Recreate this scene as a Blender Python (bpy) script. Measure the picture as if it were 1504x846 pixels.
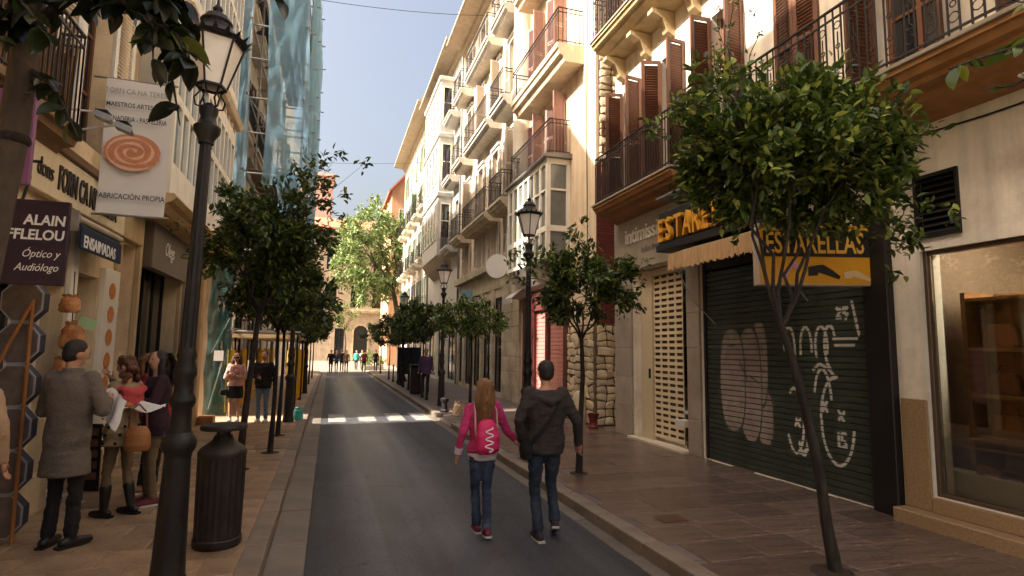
import bpy, bmesh, math, random
import numpy as np
from mathutils import Vector, Matrix, noise
random.seed(7)
R = math.radians
for o in list(bpy.data.objects): bpy.data.objects.remove(o)
scene = bpy.context.scene
col = scene.collection

# ------------------------------------------------------------------ camera
cam_d = bpy.data.cameras.new('camera'); cam = bpy.data.objects.new('camera', cam_d); col.objects.link(cam)
cam_d.sensor_width = 36; cam_d.lens = 36*850/1504; cam_d.clip_start = 0.05; cam_d.clip_end = 4000
cam.matrix_world = Matrix(((0.95407432, -0.04422782, -0.29628717, 0),
                           (-0.29927923, -0.09715408, -0.94920652, 0),
                           (0.01319582, 0.99428617, -0.10592868, 1.90), (0, 0, 0, 1)))
scene.camera = cam
# ------------------------------------------------------------------ sky and sun
SUN_EL, SUN_AZ = R(42), R(5)            # light travels towards +X and a little +Y
to_sun = Vector((-math.cos(SUN_EL)*math.cos(SUN_AZ), -math.cos(SUN_EL)*math.sin(SUN_AZ), math.sin(SUN_EL)))
world = bpy.data.worlds.new('World'); scene.world = world; world.use_nodes = True
wn = world.node_tree.nodes; wl = world.node_tree.links; wn.clear()
sky = wn.new('ShaderNodeTexSky'); sky.sky_type = 'NISHITA'; sky.sun_disc = False
sky.sun_elevation = SUN_EL; sky.sun_rotation = math.atan2(to_sun.x, to_sun.y)
sky.air_density = 1.0; sky.dust_density = 10.0; sky.ozone_density = 0.0
bg = wn.new('ShaderNodeBackground'); bg.inputs['Strength'].default_value = 0.055
wo = wn.new('ShaderNodeOutputWorld'); wl.new(sky.outputs[0], bg.inputs['Color']); wl.new(bg.outputs[0], wo.inputs['Surface'])
sun_d = bpy.data.lights.new('sun', 'SUN'); sun_d.energy = 2.3; sun_d.angle = R(0.53); sun_d.color = (1, .97, .925)
sun = bpy.data.objects.new('sun', sun_d); col.objects.link(sun); sun.rotation_euler = to_sun.to_track_quat('Z', 'Y').to_euler()
scene.view_settings.view_transform = 'Standard'; scene.view_settings.look = 'None'
scene.view_settings.exposure = 2.78; scene.view_settings.use_white_balance = True; scene.view_settings.white_balance_temperature = 7120; scene.view_settings.gamma = 1.0; scene.view_settings.use_curve_mapping = False
scene.render.engine = 'CYCLES'
scene.cycles.max_bounces = 9; scene.cycles.diffuse_bounces = 7; scene.cycles.glossy_bounces = 3
scene.cycles.transmission_bounces = 4; scene.cycles.transparent_max_bounces = 10
scene.cycles.use_denoising = True; scene.cycles.caustics_reflective = False; scene.cycles.caustics_refractive = False

work = bpy.data.scenes.new('work')          # scratch scene used only to evaluate text and modifiers quickly
def evaluated(o):
    work.collection.objects.link(o)
    with bpy.context.temp_override(scene=work, view_layer=work.view_layers[0]):
        me = bpy.data.meshes.new_from_object(o.evaluated_get(bpy.context.evaluated_depsgraph_get()))
    bpy.data.objects.remove(o); return me
# ------------------------------------------------------------------ materials
def S(r, g, b):
    f = lambda c: (c/255/12.92) if c/255 <= .04045 else ((c/255+.055)/1.055)**2.4
    return (f(r), f(g), f(b), 1)
MATS = {}
def M(name, c, rough=.75, var=.18, scale=3., bump=.15, bscale=60., rnd=0., spec=.4, metal=0., streak=0., dirt=None, dscale=1.2, damt=.5, stretch=None, island=0.):
    """procedural surface: base colour with cloudy variation, optional rain streaks, blotchy dirt, per-object and per-island variation, fine relief"""
    if name in MATS: return MATS[name]
    m = bpy.data.materials.new(name); m.use_nodes = True; nt = m.node_tree; N = nt.nodes; L = nt.links
    b = N['Principled BSDF']; b.inputs['Roughness'].default_value = rough; b.inputs['Specular IOR Level'].default_value = spec; b.inputs['Metallic'].default_value = metal
    tc = N.new('ShaderNodeTexCoord'); vec = tc.outputs['Object']
    if stretch:
        mp = N.new('ShaderNodeMapping'); mp.inputs['Scale'].default_value = stretch; L.new(vec, mp.inputs[0]); vec = mp.outputs[0]
    n1 = N.new('ShaderNodeTexNoise'); n1.inputs['Scale'].default_value = scale; n1.inputs['Detail'].default_value = 8; n1.inputs['Roughness'].default_value = .65; L.new(vec, n1.inputs['Vector'])
    mr = N.new('ShaderNodeMapRange'); mr.inputs[1].default_value = .25; mr.inputs[2].default_value = .75; mr.inputs[3].default_value = 1-var; mr.inputs[4].default_value = 1+var; L.new(n1.outputs[0], mr.inputs[0])
    val = mr.outputs[0]
    def mul(a, bb):
        k = N.new('ShaderNodeMath'); k.operation = 'MULTIPLY'; L.new(a, k.inputs[0]); L.new(bb, k.inputs[1]); return k.outputs[0]
    if rnd:
        oi = N.new('ShaderNodeObjectInfo'); q = N.new('ShaderNodeMapRange'); q.inputs[3].default_value = 1-rnd; q.inputs[4].default_value = 1+rnd; L.new(oi.outputs['Random'], q.inputs[0]); val = mul(val, q.outputs[0])
    if island:
        gi = N.new('ShaderNodeNewGeometry'); q = N.new('ShaderNodeMapRange'); q.inputs[3].default_value = 1-island; q.inputs[4].default_value = 1+island; L.new(gi.outputs['Random Per Island'], q.inputs[0]); val = mul(val, q.outputs[0])
    if streak:
        mp2 = N.new('ShaderNodeMapping'); mp2.inputs['Scale'].default_value = (5, 5, .35); L.new(tc.outputs['Object'], mp2.inputs[0])
        n3 = N.new('ShaderNodeTexNoise'); n3.inputs['Scale'].default_value = 1.0; n3.inputs['Detail'].default_value = 6; L.new(mp2.outputs[0], n3.inputs['Vector'])
        q = N.new('ShaderNodeMapRange'); q.inputs[1].default_value = .45; q.inputs[2].default_value = .75; q.inputs[3].default_value = 1; q.inputs[4].default_value = 1-streak; L.new(n3.outputs[0], q.inputs[0]); val = mul(val, q.outputs[0])
    vm = N.new('ShaderNodeVectorMath'); vm.operation = 'SCALE'; vm.inputs[0].default_value = c[:3]; L.new(val, vm.inputs['Scale'])
    out = vm.outputs[0]
    if dirt:
        n4 = N.new('ShaderNodeTexNoise'); n4.inputs['Scale'].default_value = dscale; n4.inputs['Detail'].default_value = 9; n4.inputs['Roughness'].default_value = .7; L.new(vec, n4.inputs['Vector'])
        q = N.new('ShaderNodeMapRange'); q.inputs[1].default_value = .45; q.inputs[2].default_value = .7; q.inputs[3].default_value = 0; q.inputs[4].default_value = damt; L.new(n4.outputs[0], q.inputs[0])
        mx = N.new('ShaderNodeMix'); mx.data_type = 'RGBA'; L.new(q.outputs[0], mx.inputs[0]); L.new(out, mx.inputs[6]); mx.inputs[7].default_value = dirt; out = mx.outputs[2]
    L.new(out, b.inputs['Base Color'])
    if bump:
        n2 = N.new('ShaderNodeTexNoise'); n2.inputs['Scale'].default_value = bscale; n2.inputs['Detail'].default_value = 4; L.new(vec, n2.inputs['Vector'])
        bp = N.new('ShaderNodeBump'); bp.inputs['Strength'].default_value = bump; bp.inputs['Distance'].default_value = .02; L.new(n2.outputs[0], bp.inputs['Height']); L.new(bp.outputs[0], b.inputs['Normal'])
        q = N.new('ShaderNodeMapRange'); q.inputs[3].default_value = max(0, rough-.12); q.inputs[4].default_value = min(1, rough+.12); L.new(n1.outputs[0], q.inputs[0]); L.new(q.outputs[0], b.inputs['Roughness'])
    MATS[name] = m; return m

def leaf_mat(name, dark, mid, young, gloss=.35, yfrac=.25):
    m = bpy.data.materials.new(name); m.use_nodes = True; nt = m.node_tree; N = nt.nodes; L = nt.links
    b = N['Principled BSDF']; b.inputs['Roughness'].default_value = gloss; b.inputs['Specular IOR Level'].default_value = .45
    gi = N.new('ShaderNodeNewGeometry'); oi = N.new('ShaderNodeObjectInfo')
    ad = N.new('ShaderNodeMath'); ad.operation = 'ADD'; L.new(gi.outputs['Random Per Island'], ad.inputs[0]); L.new(oi.outputs['Random'], ad.inputs[1])
    fr = N.new('ShaderNodeMath'); fr.operation = 'FRACT'; L.new(ad.outputs[0], fr.inputs[0])
    cr = N.new('ShaderNodeValToRGB'); e = cr.color_ramp.elements; e[0].color = dark; e[0].position = 0; e[1].color = young; e[1].position = 1
    k = e.new(1-yfrac); k.color = mid
    L.new(fr.outputs[0], cr.inputs[0]); L.new(cr.outputs[0], b.inputs['Base Color'])
    tr = N.new('ShaderNodeBsdfTranslucent'); L.new(cr.outputs[0], tr.inputs['Color']); mx = N.new('ShaderNodeMixShader'); mx.inputs[0].default_value = .28
    L.new(b.outputs[0], mx.inputs[1]); L.new(tr.outputs[0], mx.inputs[2]); L.new(mx.outputs[0], N['Material Output'].inputs['Surface'])
    MATS[name] = m; return m

def glass_mat(name, tint=(.9, .95, .95, 1), refl=.10, rough=.02):
    """thin shop glass: mostly clear, mirror-like sheen rising at grazing angles"""
    m = bpy.data.materials.new(name); m.use_nodes = True; nt = m.node_tree; N = nt.nodes; L = nt.links; N.remove(N['Principled BSDF'])
    t = N.new('ShaderNodeBsdfTransparent'); t.inputs[0].default_value = tint; g = N.new('ShaderNodeBsdfGlossy'); g.inputs['Roughness'].default_value = rough
    fz = N.new('ShaderNodeFresnel'); fz.inputs[0].default_value = 1.5; a = N.new('ShaderNodeMath'); a.operation = 'ADD'; a.inputs[1].default_value = refl*.5; L.new(fz.outputs[0], a.inputs[0])
    mx = N.new('ShaderNodeMixShader'); L.new(a.outputs[0], mx.inputs[0]); L.new(t.outputs[0], mx.inputs[1]); L.new(g.outputs[0], mx.inputs[2]); L.new(mx.outputs[0], N['Material Output'].inputs['Surface'])
    MATS[name] = m; return m

def net_mat(name, c, opacity):
    m = bpy.data.materials.new(name); m.use_nodes = True; nt = m.node_tree; N = nt.nodes; L = nt.links; N.remove(N['Principled BSDF'])
    t = N.new('ShaderNodeBsdfTransparent'); d = N.new('ShaderNodeBsdfDiffuse'); d.inputs[0].default_value = c; tl = N.new('ShaderNodeBsdfTranslucent'); tl.inputs[0].default_value = c
    m1 = N.new('ShaderNodeMixShader'); m1.inputs[0].default_value = .5; L.new(d.outputs[0], m1.inputs[1]); L.new(tl.outputs[0], m1.inputs[2])
    tc = N.new('ShaderNodeTexCoord'); n = N.new('ShaderNodeTexNoise'); n.inputs['Scale'].default_value = 1.6; n.inputs['Detail'].default_value = 6; L.new(tc.outputs['Object'], n.inputs['Vector'])
    q = N.new('ShaderNodeMapRange'); q.inputs[1].default_value = .3; q.inputs[2].default_value = .7; q.inputs[3].default_value = opacity-.15; q.inputs[4].default_value = min(1, opacity+.15); L.new(n.outputs[0], q.inputs[0])
    mx = N.new('ShaderNodeMixShader'); L.new(q.outputs[0], mx.inputs[0]); L.new(t.outputs[0], mx.inputs[1]); L.new(m1.outputs[0], mx.inputs[2]); L.new(mx.outputs[0], N['Material Output'].inputs['Surface'])
    MATS[name] = m; return m

# ------------------------------------------------------------------ mesh helpers
class MB:
    def __init__(s): s.v = []; s.f = []
    def add(s, vs, fs):
        o = len(s.v); s.v += [tuple(x) for x in vs]; s.f += [tuple(i+o for i in f) for f in fs]; return s
    def box(s, x0, x1, y0, y1, z0, z1):
        return s.add([(x0,y0,z0),(x1,y0,z0),(x1,y1,z0),(x0,y1,z0),(x0,y0,z1),(x1,y0,z1),(x1,y1,z1),(x0,y1,z1)],
                     [(0,3,2,1),(4,5,6,7),(0,1,5,4),(1,2,6,5),(2,3,7,6),(3,0,4,7)])
    def quad(s, a, b, c, d): return s.add([a, b, c, d], [(0,1,2,3)])
    def bar(s, p0, p1, w, t=None, up=(0,0,1)):
        """square bar between two points"""
        t = t or w; p0 = Vector(p0); p1 = Vector(p1); d = (p1-p0).normalized(); u = Vector(up)
        if abs(d.dot(u)) > .95: u = Vector((1,0,0))
        a = d.cross(u).normalized()*w/2; b = d.cross(a).normalized()*t/2
        return s.add([p0-a-b, p0+a-b, p0+a+b, p0-a+b, p1-a-b, p1+a-b, p1+a+b, p1-a+b], [(0,3,2,1),(4,5,6,7),(0,1,5,4),(1,2,6,5),(2,3,7,6),(3,0,4,7)])
    def tube(s, pts, rad, n=8, caps=True):
        pts = [Vector(p) for p in pts]
        if not hasattr(rad, '__len__'): rad = [rad]*len(pts)
        rings = []; ref = None
        for i, p in enumerate(pts):
            d = (pts[min(i+1, len(pts)-1)]-pts[max(i-1, 0)]).normalized()
            if ref is None: ref = Vector((0,0,1)) if abs(d.z) < .9 else Vector((1,0,0))
            a = d.cross(ref).normalized(); b = a.cross(d).normalized(); ref = b
            r = rad[i]; rx, ry = r if hasattr(r, '__len__') else (r, r)
            rings.append([p+a*math.cos(2*math.pi*k/n)*rx+b*math.sin(2*math.pi*k/n)*ry for k in range(n)])
        vs = [q for r_ in rings for q in r_]; fs = []
        for i in range(len(pts)-1):
            for k in range(n): fs.append((i*n+k, i*n+(k+1)%n, (i+1)*n+(k+1)%n, (i+1)*n+k))
        if caps: fs.append(tuple(range(n-1, -1, -1))); fs.append(tuple((len(pts)-1)*n+k for k in range(n)))
        return s.add(vs, fs)
    def lathe(s, prof, cx=0, cy=0, n=16, flute=0, phase=0):
        """profile of (radius, z) turned about a vertical axis; flute ripples the radius"""
        vs = []; fs = []
        for (r, z) in prof:
            for k in range(n):
                a = 2*math.pi*k/n+phase; rr = r*(1-flute*(k % 2)); vs.append((cx+rr*math.cos(a), cy+rr*math.sin(a), z))
        for i in range(len(prof)-1):
            for k in range(n): fs.append((i*n+k, i*n+(k+1)%n, (i+1)*n+(k+1)%n, (i+1)*n+k))
        fs.append(tuple(range(n-1, -1, -1))); fs.append(tuple((len(prof)-1)*n+k for k in range(n)))
        return s.add(vs, fs)
    def prism(s, poly, a0, a1, axis='y'):
        """closed polygon extruded: axis y -> poly of (x,z); axis x -> (y,z); axis z -> (x,y)"""
        n = len(poly); f = {'y': lambda p, t: (p[0], t, p[1]), 'x': lambda p, t: (t, p[0], p[1]), 'z': lambda p, t: (p[0], p[1], t)}[axis]
        vs = [f(p, a0) for p in poly]+[f(p, a1) for p in poly]
        fs = [(i, (i+1)%n, n+(i+1)%n, n+i) for i in range(n)]+[tuple(range(n-1, -1, -1)), tuple(range(n, 2*n))]
        return s.add(vs, fs)
    def sphere(s, c, rx, ry=None, rz=None, nu=12, nv=8):
        ry = ry or rx; rz = rz or rx; vs = []; fs = []
        for i in range(nv+1):
            t = math.pi*i/nv
            for k in range(nu):
                a = 2*math.pi*k/nu; vs.append((c[0]+rx*math.sin(t)*math.cos(a), c[1]+ry*math.sin(t)*math.sin(a), c[2]-rz*math.cos(t)))
        for i in range(nv):
            for k in range(nu): fs.append((i*nu+k, i*nu+(k+1)%nu, (i+1)*nu+(k+1)%nu, (i+1)*nu+k))
        return s.add(vs, fs)
    def mesh(s, name, off=(0,0,0)):
        me = bpy.data.meshes.new(name); ox, oy, oz = off
        me.from_pydata([(x-ox, y-oy, z-oz) for x, y, z in s.v], [], s.f); me.validate(); 
        bm = bmesh.new(); bm.from_mesh(me); bmesh.ops.recalc_face_normals(bm, faces=bm.faces); bm.to_mesh(me); bm.free()
        return me
    def build(s, name, mat, parent=None, smooth=False, bev=0, seg=1):
        off = world_loc(parent)
        return link(name, s.mesh(name, off), mat, parent, smooth, bev, seg)
def world_loc(o):
    l = Vector((0,0,0))
    while o is not None: l = l+o.location; o = o.parent
    return l
def link(name, me, mat, parent=None, smooth=False, bev=0, seg=1):
    o = bpy.data.objects.new(name, me); col.objects.link(o)
    if mat is not None and not me.materials: me.materials.append(mat)
    if smooth:
        me.polygons.foreach_set('use_smooth', [True]*len(me.polygons))
        if smooth != 'all':
            try: me.set_sharp_from_angle(angle=R(40))
            except Exception: pass
    if bev:
        b = o.modifiers.new('bevel', 'BEVEL'); b.width = bev; b.segments = seg; b.limit_method = 'ANGLE'
    o.parent = parent; return o
def tag(o, label=None, cat=None, group=None, kind=None):
    if label: o['label'] = label
    if cat: o['category'] = cat
    if group: o['group'] = group
    if kind: o['kind'] = kind
    return o
def thing(name, label, cat, loc=(0,0,0), group=None):
    o = bpy.data.objects.new(name, None); col.objects.link(o); o.location = loc; o.empty_display_size = .2
    return tag(o, label, cat, group)
def copy_tree(o, parent=None):
    c = o.copy(); col.objects.link(c); c.parent = parent
    for ch in list(o.children): copy_tree(ch, c)
    return c
def place(name, me, mat, parent, loc, rot=(0,0,0), sc=(1,1,1), bev=0):
    """an object that shares mesh data, at a world place under its parent"""
    o = bpy.data.objects.new(name, me); col.objects.link(o)
    if not me.materials: me.materials.append(mat)
    o.parent = parent; o.location = Vector(loc)-world_loc(parent); o.rotation_euler = rot; o.scale = sc
    return o
def bevel_mesh(me, w, seg=1):
    bm = bmesh.new(); bm.from_mesh(me); bmesh.ops.bevel(bm, geom=list(bm.edges), offset=w, segments=seg, affect='EDGES', profile=.6); bm.to_mesh(me); bm.free(); return me
AX = {'left': ((0,1,0), (0,0,1), (1,0,0)), 'right': ((0,-1,0), (0,0,1), (-1,0,0)), 'front': ((1,0,0), (0,0,1), (0,-1,0))}
def text(s, size, loc, face, mat, parent, name='lettering', ext=.004, align='LEFT', sx=1., shear=0., bold=0., res=3):
    cu = bpy.data.curves.new(name, 'FONT'); cu.body = s; cu.size = size; cu.extrude = ext; cu.align_x = align; cu.shear = shear; cu.offset = bold; cu.resolution_u = res
    me = evaluated(bpy.data.objects.new('tmp', cu))
    xa, ya, na = AX[face] if isinstance(face, str) else face
    m = Matrix((( xa[0]*sx, ya[0], na[0], 0), (xa[1]*sx, ya[1], na[1], 0), (xa[2]*sx, ya[2], na[2], 0), (0,0,0,1)))
    me.transform(Matrix.Translation(Vector(loc)-world_loc(parent)) @ m)
    me.materials.clear(); me.name = name
    return link(name, me, mat, parent)

# ------------------------------------------------------------------ palette
cream = M('cream_render', S(238,229,214), .85, .14, 1.2, .5, 60, streak=.28, dirt=S(176,156,132), dscale=1.3, damt=.5)
pale = M('pale_render', S(206,197,183), .85, .08, 1.0, .2, 90, streak=.25, dirt=S(160,144,122), damt=.5)
white_r = M('white_render', S(200,196,188), .8, .06, 1.0, .15, 80, streak=.22, dirt=S(160,150,138), damt=.45)
ochre = M('ochre_render', S(198,174,134), .85, .14, 1.3, .25, 80, streak=.2, dirt=S(120,84,44), damt=.4)
peach = M('peach_render', S(220,200,172), .85, .08, .9, .2, 90, streak=.25, dirt=S(180,150,120), damt=.45)
pinkish = M('pinkish_render', S(216,196,174), .85, .12, 1.1, .2, 80, streak=.2, dirt=S(120,90,66), damt=.4)
orange_r = M('orange_render', S(200,152,120), .85, .1, .8, .2, 60, streak=.2)
stone = M('dressed_stone', S(196,182,156), .85, .2, 2.2, .5, 45, rnd=.14, dirt=S(120,96,66), dscale=1.6, damt=.6)
greystone = M('grey_stone', S(160,148,134), .6, .14, 3, .2, 70, rnd=.08, dirt=S(96,84,72), damt=.4)
tanstone = M('tan_granite', S(150,124,94), .5, .3, 40, .1, 90)
rubble_m = M('rubble_stone', S(206,188,158), .9, .25, 6, .8, 25, rnd=.3, dirt=S(96,78,56), dscale=3, damt=.6)
mortar = M('mortar', S(104,86,66), .95, .25, 12, .6, 60)
brick_m = M('red_brick', S(124,52,44), .85, .25, 14, .4, 70, rnd=.22)
red_paint = M('dark_red_paint', S(94,44,42), .6, .2, 3, .1, 50, dirt=S(70,24,24), damt=.4)
pink_paint = M('salmon_paint', S(184,126,116), .6, .1, 4, .1, 60, streak=.15)
brown_wood = M('brown_shutter_paint', S(104,66,46), .55, .2, 6, .15, 60, rnd=.12, streak=.2)
red_wood = M('red_shutter_paint', S(166,130,122), .6, .15, 5, .15, 60, rnd=.1, streak=.15)
green_wood = M('green_shutter_paint', S(84,110,88), .6, .15, 5, .1, 60, rnd=.12)
white_wood = M('white_joinery', S(232,226,212), .6, .08, 3, .1, 50, streak=.1)
amber_wood = M('amber_wood', S(150,98,52), .6, .3, 3, .25, 20, stretch=(6,6,.6))
iron = M('black_iron', S(24,22,21), .5, .3, 8, .25, 50, spec=.4, dirt=S(48,41,36), dscale=7, damt=.6)
rail_iron = M('railing_iron', S(44,36,32), .6, .2, 6, .1, 40)
dark = M('near_black', S(24,22,22), .6, .2, 5, .05)
darkglass = M('window_glass', S(34,36,38), .06, .3, .8, 0, spec=.7)
paleglass = M('curtained_glass', S(104,108,108), .12, .35, 1.4, 0, spec=.7)
zinc = M('grey_metal', S(120,118,116), .45, .2, 5, .1, metal=.4)
steel = M('galvanised_steel', S(160,158,152), .4, .2, 9, .1, metal=.6)
silver_white = M('white_letter', S(240,238,232), .5, .05)
taupe = M('taupe_panel', S(112,98,84), .5, .06, 2, .05)
navy = M('navy_awning', S(34,42,62), .8, .2, 8, .2, 120)
terracotta = M('roof_tile', S(178,108,82), .85, .25, 3, .6, 14, stretch=(1,4,4))
amber_l = M('gold_letter', S(214,152,46), .5, .15, 8)
yellow_p = M('yellow_sign', S(224,162,36), .45, .08, 3, 0)
shop_glass = glass_mat('shop_glass', refl=.22)
concrete = M('concrete', S(150,140,128), .9, .15, 3, .3, 60)
bark = M('bark', S(40,33,29), .95, .4, 12, 1., 30, dirt=S(84,72,62), dscale=9, damt=.5, stretch=(1,1,.35))
pale_bark = M('pale_bark', S(84,71,59), .9, .4, 7, 1., 24, dirt=S(60,48,40), dscale=6, damt=.8, stretch=(1,1,.6))
# ------------------------------------------------------------------ ground, road, pavements
def asphalt_mat():
    m = bpy.data.materials.new('asphalt'); m.use_nodes = True; nt = m.node_tree; N = nt.nodes; L = nt.links; b = N['Principled BSDF']
    tc = N.new('ShaderNodeTexCoord')
    def ns(scale, det, vec=None, rough=.6):
        n = N.new('ShaderNodeTexNoise'); n.inputs['Scale'].default_value = scale; n.inputs['Detail'].default_value = det; n.inputs['Roughness'].default_value = rough; L.new(vec or tc.outputs['Object'], n.inputs['Vector']); return n.outputs[0]
    def mr(a, i0, i1, o0, o1):
        q = N.new('ShaderNodeMapRange'); q.inputs[1].default_value = i0; q.inputs[2].default_value = i1; q.inputs[3].default_value = o0; q.inputs[4].default_value = o1; L.new(a, q.inputs[0]); return q.outputs[0]
    def mul(a, c):
        k = N.new('ShaderNodeMath'); k.operation = 'MULTIPLY'; L.new(a, k.inputs[0]); L.new(c, k.inputs[1]); return k.outputs[0]
    mp = N.new('ShaderNodeMapping'); mp.inputs['Scale'].default_value = (2.2, .12, 1); L.new(tc.outputs['Object'], mp.inputs[0])
    agg = ns(120, 5, None, .8); wheel = ns(1.0, 4, mp.outputs[0]); blot = ns(.9, 8); spots = ns(7, 3)
    v = mul(mul(mr(agg, .3, .7, .62, 1.4), mr(wheel, .32, .68, .5, 1.6)), mr(blot, .3, .7, .72, 1.3))
    v = mul(v, mr(spots, .60, .68, 1, .72)); v = mul(v, mr(ns(32, 6, None, .9), .36, .64, .5, 1.7))
    sx_ = N.new('ShaderNodeSeparateXYZ'); L.new(tc.outputs['Object'], sx_.inputs[0]); ab_ = N.new('ShaderNodeMath'); ab_.operation = 'SUBTRACT'; L.new(sx_.outputs[0], ab_.inputs[0]); ab_.inputs[1].default_value = .95
    ab2 = N.new('ShaderNodeMath'); ab2.operation = 'ABSOLUTE'; L.new(ab_.outputs[0], ab2.inputs[0]); jn = N.new('ShaderNodeMath'); jn.operation = 'MULTIPLY_ADD'; L.new(wheel, jn.inputs[0]); jn.inputs[1].default_value = .7; L.new(ab2.outputs[0], jn.inputs[2])
    polish = mr(jn.outputs[0], .75, 1.25, 1, 0); v = mul(v, mr(polish, 0, 1, .85, 1.55))
    vo = N.new('ShaderNodeTexVoronoi'); vo.feature = 'DISTANCE_TO_EDGE'; vo.inputs['Scale'].default_value = .55
    wp = N.new('ShaderNodeVectorMath'); wp.operation = 'ADD'; L.new(tc.outputs['Object'], wp.inputs[0]); nz = N.new('ShaderNodeTexNoise'); nz.inputs['Scale'].default_value = 2.5; nz.inputs['Detail'].default_value = 6; L.new(tc.outputs['Object'], nz.inputs['Vector']); L.new(nz.outputs['Color'], wp.inputs[1]); L.new(wp.outputs[0], vo.inputs['Vector'])
    v = mul(v, mr(vo.outputs['Distance'], .0, .012, .45, 1))
    vm = N.new('ShaderNodeVectorMath'); vm.operation = 'SCALE'; vm.inputs[0].default_value = S(55,56,60)[:3]; L.new(v, vm.inputs['Scale']); L.new(vm.outputs[0], b.inputs['Base Color'])
    L.new(mr(polish, 0, 1, .72, .36), b.inputs['Roughness']); b.inputs['Specular IOR Level'].default_value = .6
    bp = N.new('ShaderNodeBump'); bp.inputs['Strength'].default_value = .55; bp.inputs['Distance'].default_value = .012; L.new(agg, bp.inputs['Height']); L.new(bp.outputs[0], b.inputs['Normal'])
    return m
asphalt = asphalt_mat()
def paver_mat(name, c, w, h):
    m = bpy.data.materials.new(name); m.use_nodes = True; nt = m.node_tree; N = nt.nodes; L = nt.links; b = N['Principled BSDF']
    tc = N.new('ShaderNodeTexCoord'); br = N.new('ShaderNodeTexBrick'); L.new(tc.outputs['Object'], br.inputs['Vector']); br.inputs['Scale'].default_value = 1
    br.inputs['Brick Width'].default_value = w; br.inputs['Row Height'].default_value = h; br.inputs['Mortar Size'].default_value = .008
    br.inputs['Color1'].default_value = tuple(x*.85 for x in c[:3])+(1,); br.inputs['Color2'].default_value = tuple(x*1.15 for x in c[:3])+(1,); br.inputs['Mortar'].default_value = tuple(x*.35 for x in c[:3])+(1,)
    L.new(br.outputs[0], b.inputs['Base Color']); b.inputs['Roughness'].default_value = .65; return m
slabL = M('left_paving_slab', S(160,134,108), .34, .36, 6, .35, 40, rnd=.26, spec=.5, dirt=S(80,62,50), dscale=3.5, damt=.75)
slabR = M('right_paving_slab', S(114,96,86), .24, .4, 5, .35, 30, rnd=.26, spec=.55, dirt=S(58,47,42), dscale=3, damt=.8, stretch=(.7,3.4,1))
kerb_m = M('kerb_granite', S(132,118,104), .7, .22, 14, .3, 60, rnd=.16, dirt=S(84,72,62), dscale=3, damt=.6)
gutter_m = M('gutter_stone', S(118,108,97), .7, .2, 9, .3, 50, rnd=.15, dirt=S(80,70,60), dscale=2, damt=.6)
paint = M('worn_road_paint', S(158,154,148), .6, .25, 5, .2, 90, dirt=S(84,82,80), dscale=5, damt=1.0)

g = MB().quad((-900,-900,-.30), (900,-900,-.30), (900,900,-.30), (-900,900,-.30)).build('ground', M('ground_earth', S(120,112,100), .9, .2, .2, .2, 2)); tag(g, kind='structure')
YR0, YR1 = -8, 47
road = MB().box(-.12, 2.70, YR0, YR1, -.29, 0).build('road', asphalt); tag(road, kind='structure')
for k, x in enumerate((0.05, .82, 1.58, 2.28)):
    MB().quad((x,15.7,.004), (x+.44,15.7,.004), (x+.44,17.5,.004), (x,17.5,.004)).build('crossing_stripe', paint, road)
MB().quad((-.1,44.2,.004), (2.68,44.2,.004), (2.68,44.55,.004), (-.1,44.55,.004)).build('stop_line', paint, road)
sq = MB().box(-60, 60, YR1, 140, -.29, .012).build('square_pavement', paver_mat('square_paving', S(130,120,108), .8, .8)); tag(sq, kind='structure')

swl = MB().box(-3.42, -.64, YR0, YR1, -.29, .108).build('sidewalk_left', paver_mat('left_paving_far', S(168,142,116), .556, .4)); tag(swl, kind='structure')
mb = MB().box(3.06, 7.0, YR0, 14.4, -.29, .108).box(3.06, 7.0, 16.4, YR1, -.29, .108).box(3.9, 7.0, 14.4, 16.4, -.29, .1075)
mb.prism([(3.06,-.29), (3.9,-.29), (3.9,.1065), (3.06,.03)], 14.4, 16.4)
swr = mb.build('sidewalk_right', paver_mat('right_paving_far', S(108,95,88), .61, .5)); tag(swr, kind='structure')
# paving slabs, one by one as far as they can be told apart
rr = random.Random(3)
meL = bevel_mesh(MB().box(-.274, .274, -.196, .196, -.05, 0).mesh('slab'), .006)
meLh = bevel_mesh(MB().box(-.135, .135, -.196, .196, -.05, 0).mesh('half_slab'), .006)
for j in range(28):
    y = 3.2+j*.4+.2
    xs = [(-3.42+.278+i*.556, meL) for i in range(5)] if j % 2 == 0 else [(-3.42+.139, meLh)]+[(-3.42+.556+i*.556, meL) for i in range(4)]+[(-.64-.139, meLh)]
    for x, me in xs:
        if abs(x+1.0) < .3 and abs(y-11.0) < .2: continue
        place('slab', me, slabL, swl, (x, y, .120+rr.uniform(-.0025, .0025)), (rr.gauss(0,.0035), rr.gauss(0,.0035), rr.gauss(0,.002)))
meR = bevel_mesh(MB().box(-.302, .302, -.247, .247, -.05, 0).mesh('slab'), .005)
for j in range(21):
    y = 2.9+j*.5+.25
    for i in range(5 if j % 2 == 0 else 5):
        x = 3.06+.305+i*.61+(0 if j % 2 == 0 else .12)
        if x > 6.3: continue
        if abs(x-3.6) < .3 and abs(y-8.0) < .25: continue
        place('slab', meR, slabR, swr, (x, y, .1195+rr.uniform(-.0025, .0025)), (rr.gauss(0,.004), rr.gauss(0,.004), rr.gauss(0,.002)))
kb = bevel_mesh(MB().box(-.095, .095, -.494, .494, -.18, 0).mesh('kerb_stone'), .016, 2)
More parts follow.
